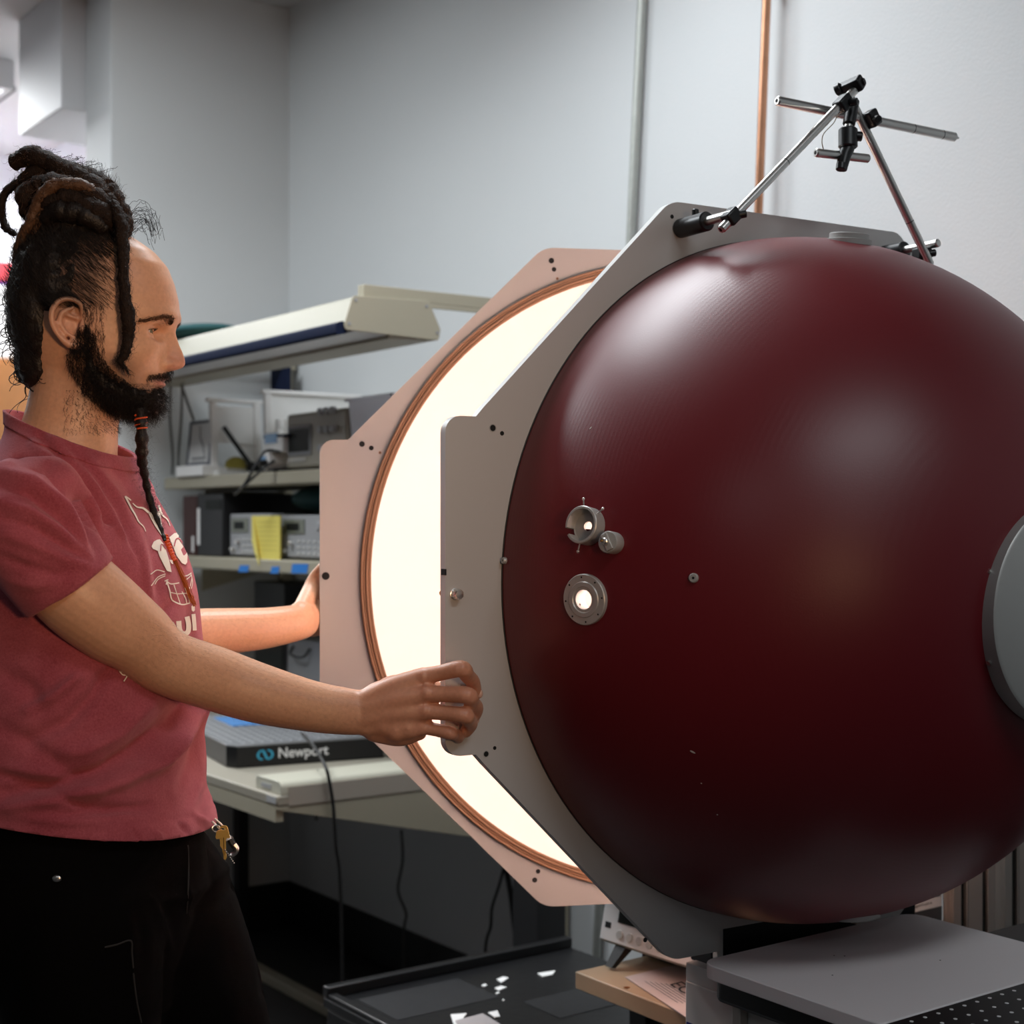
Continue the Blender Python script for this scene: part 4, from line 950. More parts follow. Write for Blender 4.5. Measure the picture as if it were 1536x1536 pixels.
SP = [((745, 1470), (755, 1466), (763, 1468), (752, 1475)), ((742, 1483), (752, 1480), (760, 1482), (748, 1487)), ((722, 1479), (727, 1477), (731, 1479), (726, 1481)), ((743, 1491), (747, 1489), (750, 1490), (746, 1492)), ((753, 1501), (755, 1500), (757, 1501), (755, 1502)), ((806, 1461), (820, 1459), (833, 1457), (829, 1463), (814, 1466)), ((676, 1523), (700, 1521), (690, 1536), (681, 1540)), ((732, 1520), (746, 1517), (750, 1526), (742, 1527))]
SL = ['square white scrap farthest up in the row of scraps', 'second square white scrap just below the first', 'tiny white scrap left of the square ones', 'tiny white scrap just below the second square', 'smallest white speck below the others', 'frayed white scrap near the case end by the wall', 'torn pale paper corner beside the folded sheet', 'thin pale strip right of the folded sheet']
for pts, l in zip(SP, SL):
    q = [on_z(x, y, KZ-.005) for x, y in pts]; n_ = len(q)
    mb = MB().add(q+[p+UP*.002 for p in q], [tuple(range(n_-1, -1, -1)), tuple(range(n_, 2*n_))]+[(i, (i+1) % n_, n_+(i+1) % n_, n_+i) for i in range(n_)])
    tag(obj('paper_scrap', mb, M_paper, smooth=None), l+' on the black case', 'paper scrap', sg)
q = [on_z(x, y, KZ-.005) for x, y in ((683, 1534), (724, 1523), (752, 1540), (700, 1560))]
tag(obj('folded_sheet', MB().hexa(q+[p+UP*.004 for p in q]), mat('pinkish_sheet', (.42, .38, .38), .8), smooth=None), 'larger pale folded sheet on the black case at the bottom edge', 'paper')
# black rack behind, between bench upright and side bench
rk = thing('equipment_rack', 'tall narrow black equipment rack beside the slotted bench upright', 'rack', Vector((.13, 3.58, 0)))
r0 = P(806, 1400, 3.50); r0.z = 0
obj('side_panel', MB().box(r0, B*.085, A*.10, UP*.60), M_dark, rk, bevel=.003)
obj('front_rail', MB().box(r0-A*.004, B*.012, A*.004, UP*.60), M_black, rk)
obj('top_cover', MB().box(r0+UP*.60, B*.085, A*.10, UP*.01), M_black, rk)
# ------------------------------------------------------------------ the man
def skin_mat():
    m = mat('skin', (.5, .3, .2), .40, spec=.5, sss=.12, bump=.12, bscale=900)
    nt = m.node_tree; b = nt.nodes['Principled BSDF']
    at = nt.nodes.new('ShaderNodeAttribute'); at.attribute_name = 'skin'
    n = nt.nodes.new('ShaderNodeTexNoise'); n.inputs['Scale'].default_value = 220; n.inputs['Detail'].default_value = 4
    tc = nt.nodes.new('ShaderNodeTexCoord'); nt.links.new(tc.outputs['Object'], n.inputs['Vector'])
    mr = nt.nodes.new('ShaderNodeMapRange'); mr.inputs[3].default_value = .82; mr.inputs[4].default_value = 1.14; nt.links.new(n.outputs['Fac'], mr.inputs[0])
    mx = nt.nodes.new('ShaderNodeMix'); mx.data_type = 'RGBA'; mx.blend_type = 'MULTIPLY'; mx.inputs[0].default_value = 1
    nt.links.new(at.outputs['Color'], mx.inputs[6]); nt.links.new(mr.outputs[0], mx.inputs[7]); nt.links.new(mx.outputs[2], b.inputs['Base Color'])
    return m
def shirt_mat():
    m = mat('maroon_heather_cotton', (.27, .045, .058), .9, spec=.15, sheen=.35, bump=.5, bscale=1100)
    nt = m.node_tree; b = nt.nodes['Principled BSDF']; tc = nt.nodes.new('ShaderNodeTexCoord')
    n = nt.nodes.new('ShaderNodeTexNoise'); n.inputs['Scale'].default_value = 420; n.inputs['Detail'].default_value = 3; nt.links.new(tc.outputs['Object'], n.inputs['Vector'])
    n2 = nt.nodes.new('ShaderNodeTexNoise'); n2.inputs['Scale'].default_value = 18; nt.links.new(tc.outputs['Object'], n2.inputs['Vector'])
    ad = nt.nodes.new('ShaderNodeMath'); ad.operation = 'ADD'; nt.links.new(n.outputs['Fac'], ad.inputs[0]); nt.links.new(n2.outputs['Fac'], ad.inputs[1])
    mr = nt.nodes.new('ShaderNodeMapRange'); mr.inputs[1].default_value = .6; mr.inputs[2].default_value = 1.4; nt.links.new(ad.outputs[0], mr.inputs[0])
    mx = nt.nodes.new('ShaderNodeMix'); mx.data_type = 'RGBA'; mx.inputs[6].default_value = (.275, .043, .060, 1); mx.inputs[7].default_value = (.46, .110, .135, 1)
    nt.links.new(mr.outputs[0], mx.inputs[0]); nt.links.new(mx.outputs[2], b.inputs['Base Color']); b.inputs['Sheen Tint'].default_value = (1, .55, .6, 1)
    return m
M_skin = skin_mat(); M_shirt = shirt_mat()
M_print = mat('cream_print', (.80, .72, .62), .8)
M_trouser = mat('black_cotton', (.0022, .0017, .0016), .9, spec=.06, bump=.3, bscale=700)
M_stitch = mat('grey_stitching', (.022, .018, .016), .8)
M_hair = mat('black_hair', (.010, .006, .004), .5, spec=.35, bump=.6, bscale=260)
M_hairb = mat('brown_hair', (.105, .050, .024), .55, spec=.35, bump=.7, bscale=300)
M_dread = mat('dreadlock_hair', (.020, .011, .007), .75, spec=.2, bump=1.0, bscale=350, var=.5, vscale=90)
M_orange = mat('orange_wire', (.75, .10, .02), .4, spec=.5)
M_orhair = mat('orange_hair', (.50, .12, .018), .5)
M_sclera = mat('sclera', (.62, .56, .52), .2, spec=.5)
M_iris = mat('hazel_iris', (.16, .14, .08), .15, spec=.6)
M_pupil = mat('pupil', (.002, .002, .002), .1)
M_nail = mat('fingernail', (.60, .38, .30), .3)
M_boot = mat('black_boot', (.010, .009, .008), .5)

man = thing('person', 'man with dreadlock bun and beard in maroon cat t-shirt gripping the sphere plates', 'person', (-.545, 1.90, 0))
HO = Vector((-.530, 1.89, 1.6205)); HG_ = Vector((.998, .06, 0)).normalized(); HS = Vector((HG_.y, -HG_.x, 0))
def H(f, s, z): return HO+HG_*f+HS*s+UP*z
def hp(x, y, s=0.0):      # head point that shows at pixel x, y when it sits s towards the camera from the mid plane
    d = HO.y-s; p = P(x, y, d)
    q = p-HO; f = q.dot(HG_); return H(f, s, q.z)
def limb(mb, pts, rad, ref=None, n=22, per=6, cap=True):
    """smooth tapered limb with elliptical sections (ra along ref, rb across)"""
    m = len(pts); rad = [(r, r) if isinstance(r, (int, float)) else r for r in rad]
    c = spline(pts, per); rr = spline([Vector((a, b, 0)) for a, b in rad], per)
    vs = []; fs = []; x = None; K = len(c); rows = []
    for i in range(K):
        t = (c[min(i+1, K-1)]-c[max(i-1, 0)]).normalized()
        if ref is not None: x = (Vector(ref)-t*t.dot(Vector(ref))).normalized()
        else: x = t.orthogonal().normalized() if x is None else (x-t*x.dot(t)).normalized()
        rows.append((c[i], t, x, t.cross(x), rr[i].x, rr[i].y))
    if cap:
        c0, t0, x0, y0, a0, b0 = rows[0]; cK, tK, xK, yK, aK, bK = rows[-1]
        pre = []; post = []
        for k in range(1, 5):
            an = math.pi/2*k/4.6; e = math.sin(an); q = math.cos(an)
            pre.insert(0, (c0-t0*e*min(a0, b0), t0, x0, y0, a0*q, b0*q)); post.append((cK+tK*e*min(aK, bK), tK, xK, yK, aK*q, bK*q))
        rows = pre+rows+post
    for (p, t, x, y, a, b) in rows:
        for k in range(n):
            an = 2*math.pi*k/n; vs.append(p+x*(a*math.cos(an))+y*(b*math.sin(an)))
    R_ = len(rows)
    for i in range(R_-1):
        for k in range(n): fs.append((i*n+k, i*n+(k+1)%n, (i+1)*n+(k+1)%n, (i+1)*n+k))
    fs += [tuple(range(n-1, -1, -1)), tuple(range((R_-1)*n, R_*n))]
    return mb.add(vs, fs)
def remesh(mb, vox, smooth=2, fac=.5):
    me = mb.mesh('src'); bm = bmesh.new(); bm.from_mesh(me); bmesh.ops.recalc_face_normals(bm, faces=bm.faces); bm.to_mesh(me); bm.free()
    ob = bpy.data.objects.new('src', me); COL.objects.link(ob)
    r = ob.modifiers.new('r', 'REMESH'); r.mode = 'VOXEL'; r.voxel_size = vox
    if smooth: s = ob.modifiers.new('s', 'SMOOTH'); s.factor = fac; s.iterations = smooth
    dg = bpy.context.evaluated_depsgraph_get(); out = bpy.data.meshes.new_from_object(ob.evaluated_get(dg))
    bpy.data.objects.remove(ob); bpy.data.meshes.remove(me); return out
def mco(me):
    a = np.empty(len(me.vertices)*3); me.vertices.foreach_get('co', a); return a.reshape(-1, 3)
def mno(me):
    a = np.empty(len(me.vertices)*3); me.vertex_normals.foreach_get('vector', a); return a.reshape(-1, 3)
def setco(me, a): me.vertices.foreach_set('co', a.ravel()); me.update()
def topx(a): return CX+a[:, 0]/a[:, 1]*FPX, CY-(a[:, 2]-CAMZ)/a[:, 1]*FPX
def inpoly(x, y, poly):
    r = np.zeros(len(x), bool); n = len(poly); j = n-1
    for i in range(n):
        xi, yi = poly[i]; xj, yj = poly[j]
        c = ((yi > y) != (yj > y)) & (x < (xj-xi)*(y-yi)/((yj-yi) or 1e-9)+xi); r ^= c; j = i
    return r
def polydist(x, y, pts):
    best = np.full(len(x), 1e9); bt = np.zeros(len(x)); n = len(pts)-1
    for i in range(n):
        ax_, ay_ = pts[i]; bx, by = pts[i+1]; dx, dy = bx-ax_, by-ay_; L = dx*dx+dy*dy or 1e-9
        t = np.clip(((x-ax_)*dx+(y-ay_)*dy)/L, 0, 1); d = np.hypot(x-ax_-t*dx, y-ay_-t*dy); m = d < best
        best[m] = d[m]; bt[m] = (i+t[m])/n
    return best, bt
G = lambda a, s: np.exp(-(a/s)**2)

# ---- head: sections along z in head coordinates, nose, brow, lips, sockets pressed and pulled
ZT = np.array([-.106, -.0987, -.093, -.085, -.0726, -.0633, -.055, -.0456, -.030, -.015, 0, .021, .042, .0633, .0844, .103, .1165, .130, .140, .1455])
FR = np.array([.050, .068, .080, .0845, .0805, .0830, .0870, .0890, .0915, .0945, .0985, .1075, .1062, .101, .0927, .077, .058, .035, .012, -.01])
BK = np.array([.005, -.012, -.022, -.035, -.05, -.06, -.068, -.075, -.085, -.09, -.093, -.095, -.096, -.094, -.089, -.08, -.068, -.05, -.03, -.015])
HW = np.array([.012, .028, .036, .043, .051, .055, .0585, .062, .066, .0685, .070, .0715, .073, .074, .072, .064, .054, .040, .022, .004])
NZ, NP = 150, 220
zz = np.linspace(ZT[0], ZT[-1], NZ); ph = np.arange(NP)*2*np.pi/NP
fr = np.interp(zz, ZT, FR); bk = np.interp(zz, ZT, BK); hw = np.interp(zz, ZT, HW)
k5 = np.array([1, 2, 3, 2, 1])/9.
for arr in (fr, bk, hw): arr[2:-2] = np.convolve(arr, k5, 'valid')
cfv = np.where(zz < -.03, .012, .012-(zz+.03)*.35); cfv = np.clip(cfv, -.02, .012)
Zg, Pg = np.meshgrid(zz, ph, indexing='ij')
cosp, sinp = np.cos(Pg), np.sin(Pg)
ex = .86
fc = np.sign(cosp)*np.abs(cosp)**ex; fs_ = np.sign(sinp)*np.abs(sinp)**ex
front_r = (fr-cfv)[:, None]; back_r = (cfv-bk)[:, None]
Fg = cfv[:, None]+np.where(cosp > 0, front_r*fc, back_r*fc); Sg = hw[:, None]*fs_
face = np.clip((Fg-.02)/.05, 0, 1)
aS = np.abs(Sg)
nose_h = np.interp(Zg, [-.053, -.049, -.0465, -.043, -.038, -.031, -.022, -.012, .002, .02], [0, .004, .0135, .0225, .0255, .0235, .0185, .012, .0040, 0])
nose_w = np.interp(Zg, [-.048, -.040, -.03, -.015, .0, .01], [.0105, .0115, .0095, .0075, .0065, .006])
Fg = Fg+face*nose_h*np.exp(-(aS/nose_w)**2.4)
Fg += face*.0100*G(aS-.0145, .0060)*G(Zg+.0400, .0075)                   # wings of the nose
Fg -= face*.0035*G(aS-.0205, .0030)*G(Zg+.0400, .0090)                   # crease behind the wing
Fg -= face*.0112*G(aS-.0300, .0140)*G(Zg+.002, .0100)                     # eye sockets
Fg -= face*.0045*G(aS-.0165, .0065)*G(Zg-.001, .0080)                    # inner corner
Fg += face*.0040*G(aS-.030, .020)*G(Zg-.0200, .0085)                     # brow ridge
Fg += face*.0045*G(aS-.043, .014)*G(Zg+.024, .014)                       # cheek bone
Fg -= face*.0040*G(aS-.036, .010)*G(Zg+.060, .016)                       # cheek hollow
Fg += face*.0085*np.exp(-(aS/.019)**4)*G(Zg+.0555, .0042)                # upper lip
Fg += face*.0075*np.exp(-(aS/.017)**4)*G(Zg+.0645, .0046)                # lower lip
Fg -= face*.0060*np.exp(-(aS/.021)**4)*G(Zg+.0600, .0016)                # mouth line
Fg -= face*.0022*G(aS, .004)*G(Zg+.0505, .004)
qe = np.sqrt(((aS-.0315)/.0150)**2+((Zg+.0020)/.0090)**2); we = face*np.exp(-qe**4)
Fg = Fg*(1-we)+np.minimum(Fg, .0675+.0055)*we                            # hollow behind the lids
Sg = Sg*(1-.05*face*G(Zg-.01, .03))
hv = [H(f, s, z) for f, s, z in zip(Fg.ravel(), Sg.ravel(), Zg.ravel())]
hf = []
for i in range(NZ-1):
    for k in range(NP): hf.append((i*NP+k, i*NP+(k+1) % NP, (i+1)*NP+(k+1) % NP, (i+1)*NP+k))
hf += [tuple(range(NP-1, -1, -1)), tuple(range((NZ-1)*NP, NZ*NP))]
body = MB().add(hv, hf)
def head_front(s, z):      # forward reach of the face at s, z
    i = np.argmin((np.abs(Sg-s)+np.abs(Zg-z)+(Fg < 0)*9).ravel()); return Fg.ravel()[i]
# eyelids and eyeballs
EYES = []
for sg in (1, -1):
    ec = (.0675, .0310*sg, -.0020); EYES.append(ec)
    re = .0118
    for lat, rl in ((.30, .0018), (.50, .0022), (.75, .0025), (1.0, .0028)):
        pts = []
        for k in range(9):
            a = -1.0+2.0*k/8; la = lat*(1-.72*(a/1.0)**2)+(.05 if sg*a > 0 else .0)
            pts.append(H(ec[0]+re*1.10*math.cos(a)*math.cos(la), ec[1]+re*1.10*math.sin(a), ec[2]+re*1.10*math.sin(la)))
        limb(body, pts, [rl]*9, n=8, per=2)
    for lat, rl in ((-.26, .0016), (-.5, .0021), (-.8, .0026)):
        pts = []
        for k in range(9):
            a = -1.0+2.0*k/8; la = lat*(1-.75*(a/1.0)**2)
            pts.append(H(ec[0]+re*1.08*math.cos(a)*math.cos(la), ec[1]+re*1.08*math.sin(a), ec[2]+re*1.08*math.sin(la)))
        limb(body, pts, [rl]*9, n=8, per=2)
    for a in (1.16, 1.32, 1.5, 1.7):
        for la in (-.75, -.45, -.15, .15, .45, .75):
            if a < 1.1 and abs(la) < .2: continue
            body.ball(H(ec[0]+re*1.04*math.cos(a)*math.cos(la), ec[1]+sg*re*1.04*math.sin(a)*math.cos(la*.6), ec[2]+re*1.04*math.sin(la)), .0036, nu=10, nv=8)
# ears
for sg in (1, -1):
    def E(u, v, w): return H(-.010+u, sg*(.0700+w), .002+v)      # u forward, v up, w outwards
    outer = [E(.013, .008, .002), E(.012, .022, .007), E(.002, .029, .012), E(-.012, .026, .017), E(-.020, .012, .019), E(-.019, -.004, .017), E(-.011, -.018, .012), E(-.001, -.026, .008), E(.009, -.026, .004), E(.014, -.018, .001)]
    limb(body, outer, [.0028, .0032, .0036, .0038, .0038, .0036, .0036, .0050, .0046, .003], n=10, per=4)
    limb(body, [E(.003, .019, .008), E(-.009, .013, .012), E(-.012, .001, .012), E(-.006, -.011, .009), E(.003, -.017, .006)], [.0026, .0030, .0032, .0030, .0026], n=10, per=4)
    limb(body, [E(-.009, .013, .011), E(-.001, .009, .007), E(.006, .007, .003)], [.0024, .0024, .002], n=8, per=3)
    limb(body, [E(.013, .002, .004), E(.0135, -.006, .0075), E(.012, -.012, .004)], [.003, .004, .003], n=10, per=3)
    ex_ = (HG_*.9+HS*sg*-.45).normalized()
    body.ball(E(-.006, .006, .0030), (.0165, .0235, .0030), (ex_, (UP-ex_*UP.dot(ex_)).normalized(), ex_.cross(UP).normalized()), 20, 12)
    body.ball(E(.004, -.021, .0035), .0055)
# ---- neck, shoulders, core of the trunk
TC = Vector((-.545, 1.90, 0)); TF = Vector((.986, -.167, 0)).normalized(); TR = Vector((-.167, -.986, 0)).normalized()
nk = [H(-.018, 0, -.03), hp(122, 565), P(112, 610, 1.89), P(104, 652, 1.892), P(97, 700, 1.895), TC+UP*1.36]
limb(body, nk, [(.066, .058), (.062, .056), (.0575, .055), (.061, .060), (.075, .085), (.08, .12)], ref=HG_, n=36)
limb(body, [TC+UP*1.42, TC+UP*1.30, TC+UP*1.15, TC+UP*1.0, TC+UP*.92], [(.055, .125), (.082, .145), (.10, .15), (.105, .15), (.10, .145)], ref=TF, n=30)
body_adam = P(166, 648, 1.885)
limb(body, [hp(160, 628), P(163, 645, 1.888), P(160, 668, 1.89)], [.008, .011, .009], n=12)
SR = Vector((-.567, 1.712, 1.390)); SL = Vector((-.552, 2.062, 1.408))
limb(body, [P(98, 680, 1.892), TC+TR*.09+UP*1.395, SR-UP*.012], [(.034), (.030), (.042)], n=20)
limb(body, [P(98, 680, 1.892), TC-TR*.09+UP*1.395, SL-UP*.012], [(.034), (.030), (.042)], n=20)
# right arm (nearer the camera)
RA = [SR-UP*.018, P(106, 878, 1.728), P(165, 928, 1.752), P(203, 955, 1.772), P(246, 991, 1.800), P(325, 1019, 1.840), P(392, 1041, 1.860), P(470, 1060, 1.882), P(535, 1069, 1.896)]
limb(body, RA, [.040, .0510, .0500, .0450, .0400, .0395, .0370, .0320, (.0290, .0220)], ref=UP, n=30)
HANDR = []
def finger(pts, rad, n=14):
    """finger with slightly thicker joints"""
    limb(body, pts, rad, n=n, per=5)
pf = lambda x, y: on_plate(C1, D1, N1, x, y, TP/2).y       # depth of the near plate's front face
wr = P(540, 1069, 1.896)
mcp = [P(634, 1015, 1.888), P(640, 1040, 1.882), P(637, 1066, 1.885), P(630, 1090, 1.894)]
pip = [P(692, 1003, 1.872), P(701, 1043, 1.866), P(697, 1073, 1.872), P(674, 1099, 1.886)]
dip = [P(709, 1023, pf(709, 1023)-.022), P(714, 1063, pf(714, 1063)-.026), P(706, 1086, pf(706, 1086)-.022), P(686, 1103, pf(686, 1103)-.016)]
tip = [P(713, 1041, pf(713, 1041)-.0096), P(708, 1079, pf(708, 1079)-.0096), P(699, 1097, pf(699, 1097)-.0092), P(688, 1107, pf(688, 1107)-.0085)]
wo = [P(548, 1052, 1.893), P(548, 1062, 1.890), P(548, 1074, 1.890), P(548, 1086, 1.895)]
rk_ = [.0110, .0112, .0106, .0092]
for i in range(4):
    mid = (wo[i]+mcp[i])/2+Vector((0, -.002, .002))
    limb(body, [wo[i], mid, mcp[i]], [(.0165, .0150), (.0150, .0150), (.0125, .0120)], n=16)
    a, b_, c, d = mcp[i], pip[i], dip[i], tip[i]; r_ = rk_[i]
    finger([a, a*.55+b_*.45+Vector((0, .001, 0)), b_, b_*.5+c*.5, c, d], [r_*1.06, r_*.93, r_*1.0, r_*.90, r_*.88, r_*.78])
    body.ball(a+Vector((0, -.004, .001)), r_*.95)
body.ball(P(590, 1064, 1.8945), (.052, .0205, .0395), None, 28, 18)
for x_, y_ in ((572, 1048), (575, 1066), (575, 1084), (594, 1040), (596, 1058), (597, 1076), (594, 1094), (614, 1034), (616, 1052), (616, 1072), (612, 1090)): body.ball(P(x_, y_, 1.8918), .0168)
limb(body, [P(560, 1098, 1.900), P(600, 1103, 1.902), P(628, 1098, 1.902)], [.013, .0145, .011], n=16)     # edge of the hand
pb = lambda x, y: on_plate(C1, D1, N1, x, y, -TP/2).y
limb(body, [P(562, 1050, 1.900), P(590, 1030, 1.912), P(630, 1030, pb(640, 1030)+.013), P(668, 1040, pb(668, 1040)+.0125), P(694, 1048, pb(694, 1048)+.0105)], [.016, .0155, .0125, .0120, .0095], n=16)
# tendons and veins on the back of the hand
for (q, r_) in (([(575, 1040), (596, 1029), (618, 1020)], .0026), ([(580, 1052), (604, 1046), (624, 1041)], .0024)):
    limb(body, [P(x, y, 1.8765) for (x, y) in q], [r_]*3, n=10)
# left arm, hand behind the far plate's edge
LA = [SL, P(140, 868, 2.13), P(228, 955, 2.205), P(300, 949, 2.245), P(350, 946, 2.27), P(400, 942, 2.295), P(445, 934, 2.325), P(459, 930, 2.345)]
limb(body, LA, [.044, .046, .041, .0365, .0345, .0315, .0280, (.027, .021)], ref=UP, n=26)
b2 = lambda x, y: on_plate(C2, D2, N2, x, y, -TP/2).y
limb(body, [P(452, 927, 2.335), P(461, 921, 2.376), P(472, 909, 2.412)], [.026, .024, .020], n=18)
limb(body, [P(455, 912, 2.345), P(465, 888, 2.378), P(473, 868, 2.388), P(484, 852, b2(484, 852)+.016)], [.016, .0140, .0120, .0095], n=14)
for k, y in enumerate((888, 906, 924, 941)):
    finger([P(470, y+4, 2.398), P(490, y, b2(490, y)+.040), P(512, y-3, b2(512, y)+.032), P(528, y-4, b2(528, y)+.0105)], [.0115, .0105, .0095, .0085])
bme = remesh(body, .0019, 2)
# even out the back of the hand between tendons
bm = bmesh.new(); bm.from_mesh(bme); sel = []
for v in bm.verts:
    if 1.84 < v.co.y < 1.93 and v.normal.y < .3:
        x_, y_ = CX+v.co.x/v.co.y*FPX, CY-(v.co.z-CAMZ)/v.co.y*FPX
        if 520 < x_ < 632 and 1000 < y_ < 1120: sel.append(v)
for _ in range(14): bmesh.ops.smooth_vert(bm, verts=sel, factor=.5, use_axis_x=True, use_axis_y=True, use_axis_z=True)
bm.to_mesh(bme); bm.free()
co = mco(bme)
# skin colours: the skin's own patches (lips, nose, ears, knuckles, stubble), plus a darkened mouth slit
rel = co-np.array(HO); hfv = rel@np.array(HG_); hsv = rel@np.array(HS); hzv = rel[:, 2]
ishead = (hzv > -.115) & (np.abs(hsv) < .12) & (np.abs(hfv) < .14)
col = np.tile(np.array([.67, .36, .215]), (len(co), 1))
def tint(w, c): global col; w = np.clip(w, 0, 1)[:, None]; col = col*(1-w)+np.array(c)*w
hd = ishead.astype(float)
tint(hd*.45*np.exp(-(np.abs(hsv)/.02)**4)*G(hzv+.038, .016)*(hfv > .095), (.50, .17, .12))
tint(hd*.35*(np.abs(hsv) > .068)*G(hfv+.012, .03)*G(hzv, .035), (.50, .19, .14))
lip = hd*(hfv > .078)*np.exp(-(np.abs(hsv)/.020)**6)
tint(lip*.8*G(hzv+.0565, .0035), (.46, .17, .14)); tint(lip*.9*G(hzv+.0645, .0040), (.50, .17, .14)); tint(lip*.8*G(hzv+.0602, .0013), (.12, .03, .03))  # the last tint puts the shade between the lips into the colour
jaw = np.clip((hzv+.112)/.03, 0, 1)*hd*np.clip((-.026-hzv)/.02, 0, 1)*np.clip((.076-hfv+(hzv < -.066)*.05)/.02, 0, 1)*np.clip((hfv+.03)/.03, 0, 1)
tint(jaw*.55, (.13, .07, .045))
tint(hd*.4*G(hzv+.0497+.27*np.abs(hsv), .005)*(hfv > .06)*(np.abs(hsv) < .032), (.15, .08, .05))
tint(hd*.75*np.clip((.042-hfv+.25*np.maximum(0, .03-hzv)*0)/.03, 0, 1)*np.clip((hzv-.005)/.03, 0, 1), (.07, .04, .028))
xs_, ys_ = topx(co)
for q in mcp+pip+dip: tint(.40*np.exp(-(np.linalg.norm(co-np.array(q+Vector((0, -.008, 0))), axis=1)/.010)**2), (.50, .20, .14))
hand = np.clip((xs_-490)/90, 0, 1)*(co[:, 1] < 2.1); tint(hand*.6, (.58, .255, .17))
ca = bme.color_attributes.new('skin', 'FLOAT_COLOR', 'POINT'); ca.data.foreach_set('color', np.c_[col, np.ones(len(col))].astype(np.float32).ravel())
# keep a tree of the finished skin for planting hair
skin_bvh = BVHTree.FromPolygons([tuple(v) for v in co], [tuple(p.vertices) for p in bme.polygons])
skin_no = mno(bme).copy(); skin_co = co.copy()
bodyo = link('body', bme, M_skin, man, smooth=180, label='bare skin of face, neck, arms and hands')
for i, ec in enumerate(EYES):
    e = obj('eye', MB().ball(H(*ec), .0118, (HG_, HS, UP), 28, 18), M_sclera, bodyo, smooth=180)
    gaze = (HG_+HS*(.10 if i == 0 else -.02)+UP*-.05).normalized()
    q = H(*ec)+gaze*.0108
    obj('iris', MB().lathe([(.0052, 0), (.0048, .0009), (.0025, .0014), (.0001, .0016)], q, gaze, 24), M_iris, e, smooth=60)
# fingernails of the gripping hand
for k in (0, 1):
    q = tip[k]+Vector((.006, -.006, .001)); obj('fingernail', MB().ball(q, (.0040, .0022, .0058), None, 12, 8), M_nail, bodyo, smooth=180)

# ---- strands
def strands(name, roots, dirs, lens, curl, rad, m, parent, seg=5, gravity=.25, label=None, curlfreq=1.2):
    n = len(roots); roots = np.asarray(roots, float); dirs = np.asarray(dirs, float); dirs /= np.linalg.norm(dirs, axis=1)[:, None]+1e-9
    lens = np.broadcast_to(lens, (n,)); curl = np.broadcast_to(curl, (n,)); rad = np.broadcast_to(rad, (n,))
    a = np.cross(dirs, RNG.normal(size=(n, 3))); a /= np.linalg.norm(a, axis=1)[:, None]+1e-9; b = np.cross(dirs, a)
    phs = RNG.uniform(0, 6.28, n); V = np.empty((n, seg+1, 3, 3))
    c = []
    for k in range(seg+1):
        t = k/seg; w = phs+t*6.28*curlfreq
        c.append(roots+dirs*(lens*t)[:, None]+np.array([0, 0, -1])*(gravity*lens*t*t)[:, None]+(a*(np.cos(w)-np.cos(phs))[:, None]+b*(np.sin(w)-np.sin(phs))[:, None])*(curl*lens*t)[:, None])
    for k in range(seg+1):
        r_ = rad*(1-.75*(k/seg))
        for j in range(3):
            an = 2*math.pi*j/3; V[:, k, j] = c[k]+(a*math.cos(an)+b*math.sin(an))*r_[:, None]
    base = np.arange(n)[:, None, None]*(seg+1)*3
    kk = np.arange(seg)[None, :, None]*3; jj = np.arange(3)[None, None, :]; j2 = (jj+1) % 3
    Fq = np.stack([base+kk+jj, base+kk+j2, base+kk+3+j2, base+kk+3+jj], -1).reshape(-1, 4)
    me = bpy.data.meshes.new(name); nv = n*(seg+1)*3; nf = len(Fq)
    me.vertices.add(nv); me.vertices.foreach_set('co', V.reshape(-1)); me.loops.add(nf*4); me.loops.foreach_set('vertex_index', Fq.ravel().astype(np.int32))
    me.polygons.add(nf); me.polygons.foreach_set('loop_start', (np.arange(nf)*4).astype(np.int32)); me.update(calc_edges=True)
    cc = V.reshape(-1, 3); ctr = (cc.min(0)+cc.max(0))/2; me.vertices.foreach_set('co', (cc-ctr).ravel()); me.update()
    me.shade_smooth(); o = bpy.data.objects.new(name, me); COL.objects.link(o); me.materials.append(m); place(o, Vector(ctr), parent)
    if label: o['label'] = label
    o['kind'] = 'stuff'
    return o
def pick(mask, n):
    idx = np.flatnonzero(mask); return RNG.choice(idx, n, replace=len(idx) < n)
# beard: dark core under a coat of curls
bv = MB()
bv.ball(H(.0590, 0, -.0850), (.0300, .034, .0235), (HG_, HS, UP), 24, 16)
bv.ball(H(.0420, 0, -.0830), (.0320, .041, .0190), (HG_, HS, UP), 24, 16)
for sg in (1, -1):
    limb(bv, [H(.060, .022*sg, -.083), H(.035, .044*sg, -.074), H(.014, .0555*sg, -.056), H(.008, .062*sg, -.034), H(.011, .0655*sg, -.010)], [.0155, .0130, .0085, .005, .003], n=14)
limb(bv, [H(.081, 0, -.0755), H(.076, 0, -.083)], [.005, .010], n=12)
bvm = remesh(bv, .0030, 3); c_ = mco(bvm); n_ = mno(bvm)
d_ = np.array([mnoise.noise(Vector(v)*160) for v in c_])+.6*np.array([mnoise.noise(Vector(v)*380) for v in c_]); setco(bvm, c_+n_*(d_*.0022)[:, None])
beard_co = mco(bvm).copy(); beard_no = mno(bvm).copy()
beard = link('beard', bvm, M_hair, man, smooth=180, label='full black beard')
BP = [(143, 505), (156, 498), (170, 512), (172, 535), (190, 562), (210, 578), (226, 598), (243, 600), (246, 615), (218, 628), (180, 622), (148, 596), (128, 560), (126, 540), (140, 528)]
fx = 140+hfv/.000858+8*np.sign(hsv); fy = 500-hzv/.000844
reg = ishead & inpoly(fx, fy, BP) & (np.abs(hsv) > .01)
